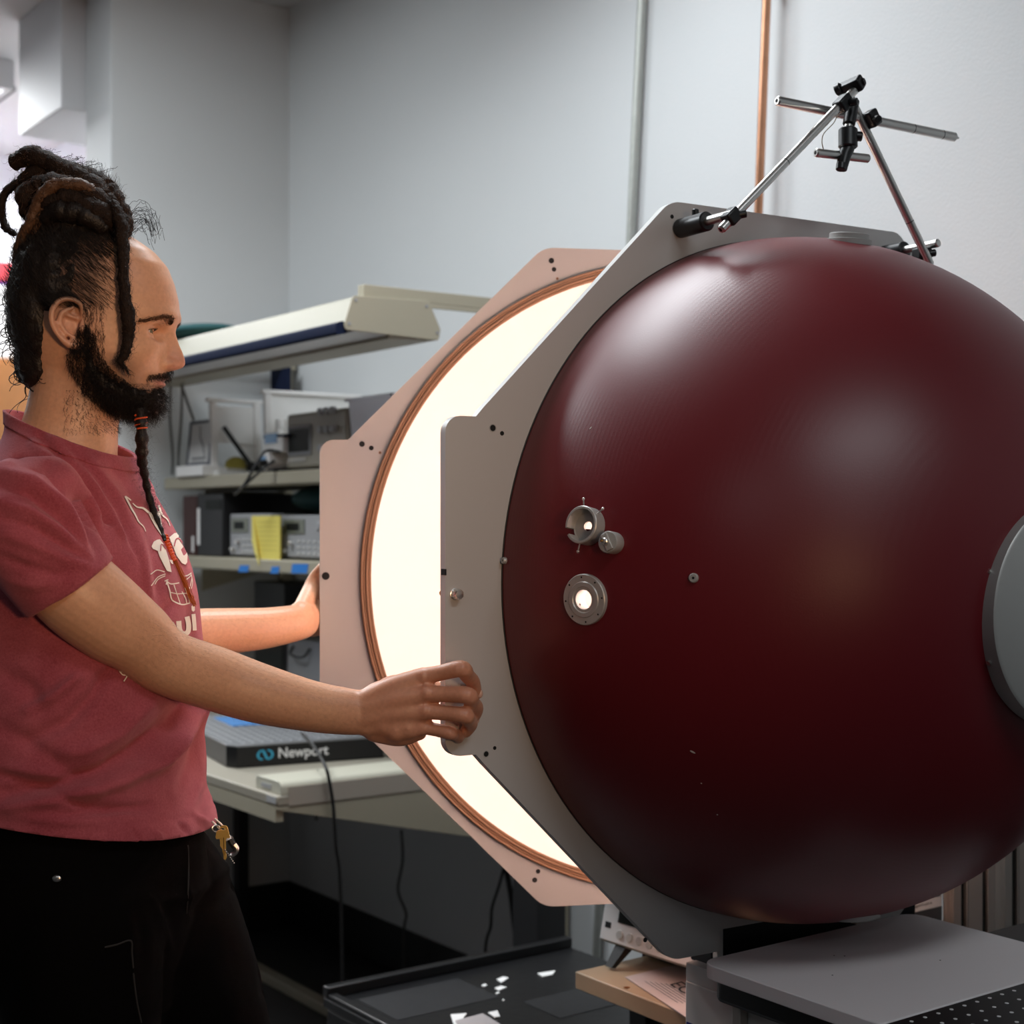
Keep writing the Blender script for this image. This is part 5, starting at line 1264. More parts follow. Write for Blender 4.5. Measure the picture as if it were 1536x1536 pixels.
i_ = pick(reg, 8000); dr = skin_no[i_]*.55+np.array(HG_)*.25+np.array([0, 0, -.75])+RNG.normal(0, .28, (len(i_), 3))
strands('beard_hair', skin_co[i_], dr, RNG.uniform(.006, .013, len(i_)), RNG.uniform(.1, .35, len(i_)), .00022, M_hair, beard)
low = beard_co[:, 2] < HO.z-.045
i_ = pick(low, 5200); dr = beard_no[i_]*.8+np.array(HG_)*.15+np.array([0, 0, -.55])+RNG.normal(0, .4, (len(i_), 3))
strands('beard_curl', beard_co[i_], dr, RNG.uniform(.005, .014, len(i_)), RNG.uniform(.15, .5, len(i_)), .00026, M_hair, beard, curlfreq=1.5)
mus = ishead & (np.abs(hzv+.0497+.27*np.abs(hsv)) < .0034) & (np.abs(hsv) < .031) & (hfv > .060)
i_ = pick(mus, 620); dr = skin_no[i_]*.35+np.array(HS)*np.sign(hsv[i_])[:, None]*.5+np.array([0, 0, -.7])+RNG.normal(0, .2, (len(i_), 3))
strands('moustache', skin_co[i_], dr, RNG.uniform(.004, .009, len(i_)), .25, .00019, M_hair, beard)
sp = ishead & (hzv < -.069) & (hzv > -.082) & (np.abs(hsv) < .008) & (hfv > .06)
i_ = pick(sp, 400); dr = skin_no[i_]*.5+np.array([0, 0, -.8])+RNG.normal(0, .2, (len(i_), 3))
strands('soul_patch', skin_co[i_], dr, .009, .2, .00027, M_hair, beard)
nkreg = (xs_ > 95) & (xs_ < 178) & (ys_ > 585) & (ys_ < 650) & (np.abs(hsv) < .07) & (hzv < -.06)
i_ = pick(nkreg, 900); dr = skin_no[i_]*.5+np.array(HG_)*.2+np.array([0, 0, -.6])+RNG.normal(0, .3, (len(i_), 3))
strands('neck_stubble', skin_co[i_], dr, .006, .3, .0002, M_hair, beard)
# eyebrows
for sg in (1, -1):
    brow = MB(); R0 = []; D0 = []
    for k in range(800):
        t = RNG.uniform(0, 1); s = .0135+.041*t; z = .0100+.0062*math.sin(math.pi*min(1, t*1.1)*.75)-.0055*max(0, t-.6)/.4+RNG.normal(0, .0024)*(1-.35*t)*(.35+.65*min(1, t/.25))
        hit = skin_bvh.ray_cast(H(.2, sg*s, z), -HG_)
        if hit[0] is None: continue
        R0.append(hit[0]); D0.append(hit[1]*.28+HS*sg*(.9)+HG_*-.35*t+UP*(.35-.5*t)+Vector(RNG.normal(0, .12, 3)))
    strands('eyebrow', R0, D0, .0065, .05, .00020, M_hairb, bodyo, seg=3, gravity=.05)
# upper lashes
for sg, ec in zip((1, -1), EYES):
    R0 = []; D0 = []
    for k in range(36):
        a = -.9+1.8*k/35; la = .24*(1-.72*a*a)
        R0.append(H(ec[0]+.0142*math.cos(a)*math.cos(la), ec[1]+.0138*math.sin(a), ec[2]+.0138*math.sin(la))); D0.append(HG_*math.cos(a)+HS*math.sin(a)+UP*.1)
    strands('eyelashes', R0, D0, .0048, .02, .00018, M_hair, bodyo, seg=3, gravity=-.3)

# ---- hair
hv_ = MB()
hv_.ball(H(-.029, 0, .056), (.0720, .0770, .096), (HG_, HS, UP), 32, 20)
hv_.ball(H(-.056, 0, .030), (.0480, .070, .092), (HG_, HS, UP), 32, 20)
hv_.ball(H(-.020, .0, .128), (.0600, .056, .066), (HG_, HS, UP), 32, 20)
hv_.ball(H(-.016, .0, .165), (.050, .046, .040), (HG_, HS, UP), 28, 18)
hv_.ball(H(-.062, 0, -.035), (.034, .050, .045), (HG_, HS, UP), 24, 16)
hm = remesh(hv_, .0040, 4); c_ = mco(hm); n_ = mno(hm)
rr_ = c_-np.array(HO); hf_ = rr_@np.array(HG_); hs_ = rr_@np.array(HS); hz_ = rr_[:, 2]
d_ = np.array([.6*mnoise.noise(Vector((a*60, b*60, z*22)))+.4*mnoise.noise(Vector(v)*150) for a, b, z, v in zip(hf_, hs_, hz_, c_)])
# keep the hair off the ears and the bare temple
ear_pull = np.clip(1-np.hypot(hf_+.012, hz_-.000)/.036, 0, 1)*.030
c_ = c_+n_*(d_*.006)[:, None]-np.outer(np.sign(hs_)*ear_pull, np.array(HS))
setco(hm, c_); hair_co = mco(hm).copy(); hair_no = mno(hm).copy()
hair = link('hair', hm, M_hair, man, smooth=180, label='black hair tied up into a bun')
i_ = pick(hz_ > -.05, 5200)
dr = hair_no[i_]*.30+np.array([0, 0, .8])+np.array(HG_)*-.25+RNG.normal(0, .25, (len(i_), 3))
strands('hair_strands', hair_co[i_]-hair_no[i_]*.001, dr, RNG.uniform(.008, .019, len(i_)), RNG.uniform(.02, .12, len(i_)), .00035, M_hair, hair, gravity=-.05)
# pulled-back side hair rooted in the scalp
sc_ = ishead & (hfv < .045) & (hfv > -.035) & (hzv > .020) & (hzv < .125) & (np.abs(hsv) > .03)
i_ = pick(sc_, 9500); dr = skin_no[i_]*.12+np.array(HG_)*-.75+np.array([0, 0, .62])+RNG.normal(0, .10, (len(i_), 3))
strands('temple_hair', skin_co[i_], dr, RNG.uniform(.009, .020, len(i_)), .05, .00017, M_hair, hair, gravity=0)
sb = ishead & (hfv < .028) & (hfv > .004) & (hzv > -.03) & (hzv < .028) & (np.abs(hsv) > .05)
i_ = pick(sb, 700); dr = skin_no[i_]*.25+np.array(HG_)*.1+np.array([0, 0, -.8])+RNG.normal(0, .2, (len(i_), 3))
strands('sideburn', skin_co[i_], dr, RNG.uniform(.005, .010, len(i_)), .2, .00023, M_hair, hair)
DPTS = []
def dread(pxs, s, rad, m, fuzz=60, name='dreadlock', label=None, per=10, par=None, lump=.22):
    ss = s if isinstance(s, (list, tuple)) else [s]*len(pxs)
    pts = spline([hp(x, y, q) for (x, y), q in zip(pxs, ss)], per)
    rads = spline([Vector((r_, 0, 0)) for r_ in rad], per); seed = random.uniform(0, 99)
    rr2 = [r_.x*(1+lump*mnoise.noise(Vector((i*.55, seed, 0)))+lump*.6*mnoise.noise(Vector((i*1.7, seed, 3)))) for i, r_ in enumerate(rads)]
    pts = [p+Vector((mnoise.noise(p*70), mnoise.noise(p*70+Vector((9, 0, 0))), mnoise.noise(p*70+Vector((0, 9, 0)))))*rr2[i]*.30 for i, p in enumerate(pts)]
    mb = MB().tube(pts, rr2, 14)
    v = np.array(mb.v); 
    mb.v = [tuple(Vector(q)+Vector((mnoise.noise(Vector(q)*330), mnoise.noise(Vector(q)*330+Vector((5, 5, 0))), mnoise.noise(Vector(q)*330+Vector((0, 5, 5)))))*.0016) for q in mb.v]
    o = obj(name, mb, m, par or hair, smooth=180, label=label); DPTS.append((o, pts, rr2))
    if fuzz:
        k = RNG.integers(0, len(pts), fuzz); rv = RNG.normal(0, 1, (fuzz, 3)); rv /= np.linalg.norm(rv, axis=1)[:, None]
        tg = np.array([(pts[min(i+1, len(pts)-1)]-pts[max(i-1, 0)]).normalized() for i in k])
        R0 = np.array([pts[i] for i in k])+rv*np.array([rr2[i]*.9 for i in k])[:, None]
        return o, (R0, rv*.6+tg*.9)
    return o, None
FZ = []
def dr_(*a, **k):
    o, f = dread(*a, **k)
    if f is not None: FZ.append(f)
    return o
dr_([(24, 246), (48, 234), (88, 250), (128, 274), (160, 300), (172, 330)], [.0, .01, .02, .03, .035, .03], [.009, .0125, .0125, .013, .013, .012], M_dread, 220)
dr_([(28, 285), (60, 262), (105, 262), (150, 282), (172, 312)], [-.01, .005, .0, -.01, -.01], [.009, .014, .0145, .0135, .010], M_dread, 200)
dr_([(48, 330), (40, 300), (60, 278), (105, 285), (145, 300), (165, 322)], [.02, .03, .035, .045, .045, .04], [.010, .013, .013, .0135, .013, .011], M_dread, 200)
dr_([(120, 262), (150, 275), (172, 300), (184, 330), (186, 352)], [.01, .02, .025, .03, .035], [.010, .0125, .0130, .0115, .009], M_dread, 180)
dr_([(25, 395), (30, 368), (48, 330), (62, 298), (86, 278), (118, 276), (146, 292)], [.03, .035, .045, .052, .055, .055, .05], [.003, .0055, .0070, .0080, .0085, .0080, .006], M_hairb, 160, label='brown sun-bleached dreadlock')
dr_([(40, 270), (14, 286), (4, 312), (10, 340), (24, 353)], [.0, .0, .0, .005, .01], [.006, .005, .0045, .0048, .003], M_dread, 60)
dr_([(62, 310), (100, 300), (140, 312), (168, 330), (180, 345)], [.045, .055, .055, .05, .045], [.010, .013, .0135, .012, .010], M_dread, 180)
dr_([(70, 330), (90, 318), (128, 322), (160, 345)], [.05, .058, .058, .05], [.010, .013, .013, .010], M_hair, 120)
dr_([(168, 306), (178, 330), (183, 360), (184, 400), (186, 440), (191, 478), (192, 508), (186, 530), (180, 543), (190, 556)], [.052, .060, .068, .076, .079, .0795, .077, .076, .075, .073], [.0075, .0080, .0072, .0066, .0070, .0082, .0066, .0060, .0035, .0008], M_dread, 260, label='long dreadlock hanging in front of the ear')
dr_([(52, 352), (58, 330), (70, 312)], [.04, .045, .05], [.004, .0065, .008], M_hairb, 40)
R1 = []; D1_ = []
for (o, pts, rr2) in DPTS:
    n_ = int(len(pts)*9)
    for k in RNG.integers(1, len(pts)-1, n_):
        tg = (pts[k+1]-pts[k-1]).normalized(); rv = Vector(RNG.normal(0, 1, 3)); rv = (rv-tg*rv.dot(tg)).normalized()
        R1.append(pts[k]+rv*rr2[k]*.98); D1_.append(tg*random.choice((-1, 1))+rv*random.uniform(.05, .35)+Vector(RNG.normal(0, .25, 3)))
half = len(R1)//2
strands('dreadlock_strands', R1[:half], D1_[:half], RNG.uniform(.005, .014, half), RNG.uniform(.05, .3, half), .00030, M_hairb, hair, gravity=0)
strands('dreadlock_strands', R1[half:], D1_[half:], RNG.uniform(.005, .014, len(R1)-half), RNG.uniform(.05, .3, len(R1)-half), .00030, M_hair, hair, gravity=0)
R0 = np.concatenate([f[0] for f in FZ]); D0 = np.concatenate([f[1] for f in FZ])
strands('dreadlock_fuzz', R0, D0, RNG.uniform(.004, .013, len(R0)), RNG.uniform(.1, .4, len(R0)), .00017, M_hair, hair, gravity=0)
# loose curls at the nape and stray hairs over the brow
crl = MB()
def curl_strand(x, y, s, L, amp, turns, dx=0.0, dy=1.0, r_=.0007):
    pts = []; p0 = random.uniform(0, 6)
    for k in range(26):
        t = k/25; xx = x+dx*L*t+amp*math.sin(p0+turns*6.28*t)*t**.5; yy = y+dy*L*t+amp*.6*math.cos(p0+turns*6.28*t)*t**.5
        pts.append(hp(xx, yy, s+.006*math.cos(p0+turns*6.28*t)))
    crl.tube(pts, [r_*(1-.5*k/25) for k in range(26)], 5)
for k in range(64):
    y0 = random.uniform(430, 570); x0 = 30+max(0, (y0-500))*.45+random.uniform(-10, 10)
    curl_strand(x0, y0, random.uniform(-.02, .05), random.uniform(30, 72), random.uniform(5, 14), random.uniform(.8, 2.4), dx=random.uniform(-.55, .1), dy=random.uniform(.3, 1.0), r_=random.uniform(.0005, .0011))
for k in range(18):
    curl_strand(random.uniform(22, 45), random.uniform(360, 440), random.uniform(0, .05), random.uniform(30, 80), random.uniform(2, 8), random.uniform(.5, 1.2), dx=random.uniform(-.3, .1), dy=1, r_=.0005)
for k in range(26):
    x0 = random.uniform(186, 200); y0 = random.uniform(318, 352)
    pts = []; e = random.uniform(20, 52); h_ = random.uniform(8, 26)
    for j in range(16):
        t = j/15; pts.append(hp(x0+e*t+3*math.sin(5*t+k), y0-h_*math.sin(math.pi*t*.8)+random.uniform(10, 32)*t*t, .01+.002*k/26+.02*t))
    crl.tube(pts, .00028, 4)
for k in range(30):
    x0 = random.uniform(40, 160); y0 = 232+abs(x0-60)*.28; a = random.uniform(-1.2, 1.2)
    pts = []
    for j in range(12):
        t = j/11; pts.append(hp(x0+22*t*math.sin(a+2*t), y0-random.uniform(6, 9)*t*math.cos(a*.6)*1.2, random.uniform(0, .004)))
    crl.tube(pts, .00025, 4)
oc = obj('loose_curls', crl, M_hair, hair, smooth=180); oc['kind'] = 'stuff'

# ---- t-shirt
sm = MB()
def section_limb(mb, secs, n=56):
    vs = []; fs = []
    zs = spline([Vector((z, cf, 0)) for z, cf, a, b in secs], 6); ab = spline([Vector((a, b, 0)) for z, cf, a, b in secs], 6)
    for q, r_ in zip(zs, ab):
        for k in range(n):
            an = 2*math.pi*k/n; e = .9
            cx_ = math.copysign(abs(math.cos(an))**e, math.cos(an)); sx = math.copysign(abs(math.sin(an))**e, math.sin(an))
            vs.append(TC+TF*(q.y+r_.x*cx_)+TR*(r_.y*sx)+UP*q.x)
    m = len(zs)
    for i in range(m-1):
        for k in range(n): fs.append((i*n+k, i*n+(k+1) % n, (i+1)*n+(k+1) % n, (i+1)*n+k))
    fs += [tuple(range(n-1, -1, -1)), tuple(range((m-1)*n, m*n))]
    return mb.add(vs, fs)
section_limb(sm, [(.945, .006, .158, .190), (1.0, .004, .153, .189), (1.05, -.001, .141, .186), (1.13, -.001, .142, .184), (1.23, .001, .139, .172), (1.325, -.003, .126, .170), (1.385, -.012, .102, .172), (1.425, -.018, .088, .148), (1.455, -.022, .081, .116), (1.480, -.024, .076, .088), (1.505, -.026, .071, .072), (1.56, -.030, .070, .072)])
RIM_R = P(107, 884, 1.729); AXR = (P(166, 932, 1.752)-P(80, 856, 1.715)).normalized()
limb(sm, [TC+TR*.07+UP*1.400, SR+Vector((.0, .02, .004)), SR*.45+RIM_R*.55, RIM_R], [.050, .064, .0630, .0600], n=36, per=4, cap=False)
RIM_L = P(136, 862, 2.13)
limb(sm, [TC-TR*.07+UP*1.405, SL, SL*.45+RIM_L*.55, RIM_L], [.052, .060, .059, .056], n=26, cap=False)
sme = remesh(sm, .0042, 3)
# folds pressed into the cloth
c_ = mco(sme); n_ = mno(sme); X, Y = topx(c_); facing = (n_[:, 1]-.3*n_[:, 0]*0) < .25
FOLDS = [   # polyline in the photo, half-width px, depth m, taper
 ([(28, 690), (74, 702), (108, 738), (136, 790), (150, 830), (160, 868)], 9, -.0085), ([(50, 668), (98, 705), (134, 752), (158, 806), (168, 850)], 7, .0055),
 ([(60, 655), (115, 705), (152, 762), (176, 825), (184, 872)], 7, -.0050), ([(78, 660), (130, 712), (168, 770), (194, 835), (205, 880)], 7, .0042), ([(100, 672), (150, 725), (186, 790), (206, 850)], 8, -.0035),
 ([(130, 690), (170, 740), (200, 800)], 8, .003), ([(160, 690), (190, 730), (210, 775)], 9, -.0022),
 ([(0, 705), (50, 722), (100, 760), (132, 812)], 8, .0045), ([(0, 728), (45, 742), (92, 778), (128, 826)], 7, -.0040), ([(0, 752), (50, 768), (98, 800), (140, 838)], 7, .0038),
 ([(0, 775), (50, 792), (100, 820), (146, 846)], 6, -.0035), ([(0, 800), (44, 815), (96, 838), (150, 852)], 7, .0030), ([(0, 835), (40, 850), (84, 862), (130, 858)], 7, -.0025), ([(10, 870), (50, 880), (90, 876)], 7, .002),
 ([(196, 880), (170, 855), (166, 800)], 8, -.002),
 ([(318, 1040), (290, 1090), (240, 1140), (180, 1172), (110, 1192), (40, 1206), (0, 1212)], 11, .0075), ([(300, 1032), (262, 1085), (205, 1132), (150, 1158), (80, 1178), (10, 1190)], 11, -.0095),
 ([(140, 985), (110, 1020), (80, 1045), (40, 1065)], 8, .0055), ([(165, 1000), (140, 1045), (100, 1085), (40, 1110)], 12, -.0065), ([(230, 1052), (180, 1100), (128, 1126), (96, 1130)], 11, .0060),
 ([(262, 1060), (222, 1108), (170, 1140)], 9, -.0050), ([(285, 1068), (262, 1120), (225, 1160)], 8, .0035), ([(302, 1070), (290, 1130), (268, 1180)], 8, -.003), ([(308, 1110), (300, 1170), (285, 1215)], 7, .0025),
 ([(0, 1160), (60, 1182), (130, 1210), (215, 1216)], 7, -.0050), ([(0, 1150), (70, 1160), (150, 1190)], 7, .0035), ([(20, 1222), (90, 1232), (170, 1232)], 7, .0030), ([(90, 1222), (150, 1218), (225, 1208)], 5, -.0038),
 ([(0, 1010), (40, 1030), (60, 1060)], 14, -.004), ([(0, 1090), (60, 1130), (110, 1160)], 14, -.0040), ([(262, 900), (240, 925), (228, 960)], 7, -.003), ([(200, 770), (215, 830), (225, 890)], 8, .0022), ([(222, 800), (235, 860), (238, 905)], 7, -.0022),
 ([(150, 1256), (158, 1264)], 4, .002), ([(200, 1248), (210, 1262)], 4, -.002), ([(230, 1246), (242, 1258)], 4, .002), ([(268, 1236), (280, 1248)], 4, -.002), ([(290, 1222), (312, 1234)], 4, .0025),
]
disp = np.zeros(len(c_))
for pts, sg_, am in FOLDS:
    d, t = polydist(X, Y, pts); disp += 1.8*am*np.exp(-(d/sg_)**2)*np.sin(np.pi*np.clip(.08+.84*t, 0, 1))**.6
disp *= facing
low = np.array([mnoise.noise(Vector((v[0]*9, v[1]*9, v[2]*7))) for v in c_])*.0030+np.array([mnoise.noise(Vector((v[0]*30, v[1]*30, v[2]*18))) for v in c_])*.0011
# seams: double stitch lines at sleeve rim and hem
dr_rim = (c_-np.array(RIM_R))@np.array(AXR); near_sl = np.linalg.norm(c_-np.array(RIM_R), axis=1) < .10
disp *= np.where(near_sl, np.clip((-dr_rim-.006)/.035, 0, 1), 1)
disp += np.where(near_sl, -.0012*np.exp(-((dr_rim+.014)/.0022)**2), 0)
h1, h2, h3 = P(0, 1220, 1.80), P(180, 1267, 1.725), P(318, 1236, 1.935); HN = (h2-h1).cross(h3-h1).normalized(); HN = HN if HN.z > 0 else -HN
dh = (c_-np.array(h1))@np.array(HN); disp += -.0012*np.exp(-((dh-.020)/.0022)**2)*(dh < .1)
setco(sme, c_+n_*(disp+low)[:, None])
bm = bmesh.new(); bm.from_mesh(sme); bm.faces.ensure_lookup_table()
def cut(bm, sel, pt, nrm):
    fs = [f for f in bm.faces if sel(f.calc_center_median())]; geom = set(fs)
    for f in fs: geom.update(f.edges); geom.update(f.verts)
    bmesh.ops.bisect_plane(bm, geom=list(geom), plane_co=pt, plane_no=nrm, clear_outer=True)
cut(bm, lambda p: p.z < 1.1, h1, -HN)
NC = P(99, 650, 1.892); NN = (UP+TF*.40).normalized()
cut(bm, lambda p: (Vector((p.x, p.y, 0))-Vector((NC.x, NC.y, 0))).length < .125 and p.z > 1.44, NC, NN)
bm.to_mesh(sme)
# collar band: the strip of cloth along the neck edge, raised and doubled
cb_ = bm.copy(); bmesh.ops.delete(cb_, geom=[f for f in cb_.faces if (f.calc_center_median()-NC).length > .125 or (f.calc_center_median()-NC).dot(NN) < -.030], context='FACES')
bmesh.ops.bisect_plane(cb_, geom=list(cb_.verts)+list(cb_.edges)+list(cb_.faces), plane_co=NC-NN*.015, plane_no=NN, clear_inner=True)
cb_.normal_update()
for v in cb_.verts: v.co = v.co+v.normal*.0017
colm = bpy.data.meshes.new('collar'); cb_.to_mesh(colm); cb_.free(); bm.free()
shirt_bvh = BVHTree.FromPolygons([tuple(v.co) for v in sme.vertices], [tuple(p.vertices) for p in sme.polygons])
shirt = link('t_shirt', sme, M_shirt, man, smooth=180, label='faded maroon t-shirt with cream cat print')
sd_ = shirt.modifiers.new('thickness', 'SOLIDIFY'); sd_.thickness = .0022; sd_.offset = -1
co_ = link('collar', colm, M_shirt, shirt, smooth=180); sd_ = co_.modifiers.new('thickness', 'SOLIDIFY'); sd_.thickness = .003; sd_.offset = -1
# print on the chest
CAMV = Vector((0, 0, CAMZ))
def on_shirt(x, y, off=.0012):
    d = (P(x, y, 1)-CAMV).normalized(); hit = shirt_bvh.ray_cast(CAMV, d)
    if hit[0] is None: return None
    n = hit[1] if hit[1].dot(d) < 0 else -hit[1]; return hit[0]+n*off
def S6(x, y): return (130+x*.20833, 700+y*.20833)
def print_poly(polys, name, m, off=.0012, step=3.0):
    bm = bmesh.new()
    for poly in polys:
        vs = [bm.verts.new((x, y, 0)) for x, y in poly]; es = [bm.edges.new((vs[i], vs[(i+1) % len(vs)])) for i in range(len(vs))]
        bmesh.ops.triangle_fill(bm, edges=es, use_beauty=True)
    for _ in range(3):
        le = [e for e in bm.edges if e.calc_length() > step]
        if not le: break
        bmesh.ops.subdivide_edges(bm, edges=le, cuts=1)
    bmesh.ops.triangulate(bm, faces=bm.faces)
    bad = []
    for v in bm.verts:
        q = on_shirt(v.co.x, v.co.y, off)
        if q is None: bad.append(v)
        else: v.co = q
    bmesh.ops.delete(bm, geom=bad, context='VERTS')
    longf = [f for f in bm.faces if max(e.calc_length() for e in f.edges) > .03]
    bmesh.ops.delete(bm, geom=longf, context='FACES')
    me = bpy.data.meshes.new(name); bm.to_mesh(me); bm.free()
    if not len(me.polygons): print('EMPTY', name, polys[0][0]); return None
    return link(name, me, m, shirt, smooth=180)
def stroke(pts, w):
    c = [Vector((x, y, 0)) for x, y in pts]; c = spline(c, 4) if len(c) > 2 else c
    ws = w if isinstance(w, (list, tuple)) else None; L = []; R_ = []
    for i, p in enumerate(c):
        t = (c[min(i+1, len(c)-1)]-c[max(i-1, 0)]).normalized(); n = Vector((-t.y, t.x, 0)); f = i/(len(c)-1)
        ww = (ws[0]*(1-f)+ws[1]*f if ws else w)/2; L.append(p+n*ww); R_.append(p-n*ww)
    return [(p.x, p.y) for p in L+R_[::-1]]
T = lambda pts: [S6(*p) for p in pts]
st = []
for pts, w in (([(272, 215), (315, 300), (345, 350), (370, 400), (402, 432), (420, 468)], (3.0, 1.0)), ([(272, 217), (292, 228), (314, 246)], 1.8), ([(326, 266), (358, 294), (402, 302), (440, 332)], (1.4, 3.6)),
               ([(512, 282), (540, 350), (575, 382), (595, 430)], (3.2, .9)), ([(572, 318), (602, 362)], (.7, 1.2)),
               ([(556, 760), (502, 746), (455, 776)], 1.5), ([(562, 774), (505, 800), (460, 858)], 1.4), ([(560, 788), (512, 812), (484, 848)], 1.3),
               ([(697, 790), (722, 784), (748, 766)], 1.6), ([(700, 822), (730, 800), (748, 780)], 1.4), ([(752, 800), (742, 850), (728, 892)], 1.2), ([(744, 772), (756, 830), (748, 880)], 1.1),
               ([(556, 826), (582, 815)], 1.6), ([(572, 826), (602, 846), (660, 838)], 1.7), ([(566, 852), (572, 826)], 1.4),
               ([(572, 832), (592, 892), (610, 960), (678, 994), (737, 982)], 1.9), ([(737, 982), (722, 930), (702, 872)], 1.4), ([(600, 906), (650, 916), (716, 912)], 1.3), ([(622, 852), (642, 912), (660, 962), (668, 992)], 1.3), ([(680, 900), (706, 950), (714, 984)], 1.3)):
    print_poly([stroke(T(pts), w)], 'print_line', M_print)
print_poly([T([(435, 328), (478, 334), (522, 320), (532, 400), (552, 482), (544, 490), (520, 428), (504, 388), (492, 382), (528, 478), (536, 500), (486, 430), (455, 372)])], 'print_mane', M_print)
print_poly([T([(462, 578), (478, 544), (500, 530), (522, 526), (545, 556), (562, 592), (590, 682), (606, 762), (572, 752), (546, 702), (518, 645), (508, 610), (472, 595)])], 'print_eye', M_print)
print_poly([T([(590, 512), (625, 482), (665, 477), (690, 508), (706, 560), (720, 640), (718, 690), (705, 708), (680, 696), (640, 642), (622, 590), (600, 540)])], 'print_eye', M_print)
M_sh2 = M_shirt
print_poly([stroke(T([(525, 612), (529, 566), (545, 572), (562, 598)]), 1.5), stroke(T([(622, 578), (636, 528), (658, 524), (686, 556)]), 1.8)], 'print_eyelid', M_sh2, off=.0018)
print_poly([T([(590, 672), (612, 676), (617, 706), (602, 697)])], 'print_nose', M_print)
print_poly([T([(580, 1120), (618, 1118), (636, 1145), (638, 1202), (612, 1175), (604, 1140)]), stroke(T([(657, 1112), (664, 1175), (690, 1204), (722, 1190), (728, 1140), (716, 1080)]), 7.5), stroke(T([(762, 1062), (768, 1120), (772, 1180)]), 6), T([(748, 1005), (760, 996), (772, 1010), (773, 1035), (762, 1046), (750, 1036)])], 'print_lettering', M_print, step=2.0)
print_poly([stroke([(177, 1003), (183, 1012), (190, 1013), (185, 1022)], 1.8)], 'print_tail', M_print)

# ---- chin dreadlock with orange wire wraps
def near_shirt(x, y, off, dflt=1.875):
    q = on_shirt(x, y, off); return q if (q is not None and q.y < 2.0) else P(x, y, dflt)
def chain(pxs, off):
    out = []
    for i, (x, y) in enumerate(pxs):
        q = on_shirt(x, y, off); Yd = q.y if (q is not None and y > 700) else None
        out.append((x, y, Yd))
    Ys = [1.862 if v[2] is None else v[2] for v in out]
    Ys = [min(a, 1.90) for a in Ys]
    for _ in range(2): Ys = [Ys[0]]+[(Ys[i-1]+2*Ys[i]+Ys[i+1])/4 for i in range(1, len(Ys)-1)]+[Ys[-1]]
    return [P(x, y, Yv) for (x, y, _), Yv in zip(out, Ys)]
cd_ = chain([(209, 612), (212, 636), (213, 668), (213, 690), (217, 712), (222, 738), (229, 762), (236, 782), (243, 800), (247, 812)], .010)
def chin_tube(pts, rad, lump):
    pts = spline(pts, 8); rads = spline([Vector((r_, 0, 0)) for r_ in rad], 8)
    rr2 = [r_.x*(1+lump*math.sin(i*1.05)+.15*mnoise.noise(Vector((i*.7, 4, 0)))) for i, r_ in enumerate(rads)]
    return MB().tube(pts, rr2, 12), pts, rr2
mb, pts, rr2 = chin_tube(cd_, [.0055, .0070, .0078, .0066, .0050, .0044, .0042, .0038, .0034, .003], .16)
cdo = obj('chin_dreadlock', mb, M_hair, man, smooth=180, label='long thin beard dreadlock bound with orange wire')
def spiral(pts, r_, turns, wr, name):
    c = spline(pts, 12); out = []; K = len(c)*6
    for i in range(K):
        f = i/(K-1)*(len(c)-1); j = min(int(f), len(c)-2); p = c[j].lerp(c[j+1], f-j); t = (c[min(j+1, len(c)-1)]-c[max(j-1, 0)]).normalized()
        x = t.orthogonal().normalized(); y = t.cross(x); a = turns*6.28*i/K; out.append(p+(x*math.cos(a)+y*math.sin(a))*r_)
    return obj(name, MB().tube(out, wr, 5), M_orange, cdo, smooth=180, label='orange wire wrap')
spiral([cd_[0]*.25+cd_[1]*.75-UP*-.006, cd_[1]-UP*.006], .0072, 3, .0012, 'wire_wrap')
wp = chain([(246, 803), (250, 815), (255, 828), (261, 842)], .010)
obj('wrapped_core', MB().tube(spline(wp, 6), .0038, 10), M_orange, cdo, smooth=180); spiral(wp, .0044, 9, .0009, 'wire_wrap')
tl = chain([(260, 840), (267, 856), (275, 874), (284, 893), (295, 912)], .009)
tail = MB(); tc_ = spline(tl, 4)
for k in range(80):
    ph_ = random.uniform(0, 6.28); ro = random.uniform(0, .0040); pts = []
    L_ = random.randint(10, len(tc_)-1)
    for i in range(L_):
        f = i/(len(tc_)-1); w_ = ro*(1+.5*math.sin(math.pi*f))*(1-.25*f); pts.append(tc_[i]+Vector((math.cos(ph_)*w_*1.1, math.sin(ph_)*w_*.6, math.sin(ph_)*w_*.5))+Vector((random.uniform(-1, 1), 0, random.uniform(-1, 1)))*.0012*f)
    tail.tube(pts, .00042, 4)
oc = obj('orange_tail', tail, M_orhair, cdo, smooth=180, label='orange dyed hair tail'); oc['kind'] = 'stuff'
k = RNG.integers(0, 60, 700); base_ = np.array(spline(cd_, 8)); rv = RNG.normal(0, 1, (700, 3))
strands('chin_fuzz', base_[k % len(base_)]+rv*.002, rv, RNG.uniform(.004, .016, 700), .5, .00016, M_hair, cdo, gravity=.1, curlfreq=1.6)
# fine hair on the forearms
arm = ((xs_ > 200) & (xs_ < 545) & (co[:, 1] < 1.95) & (ys_ > 930)) | ((xs_ > 300) & (xs_ < 450) & (co[:, 1] > 2.15))
i_ = pick(arm & (co[:, 2] > 1.05), 5200); dr = skin_no[i_]*.55+np.array([.75, 0, -.25])+RNG.normal(0, .3, (len(i_), 3))
strands('arm_hair', skin_co[i_], dr, RNG.uniform(.003, .0085, len(i_)), .12, .000045, M_hairb, bodyo, seg=3)

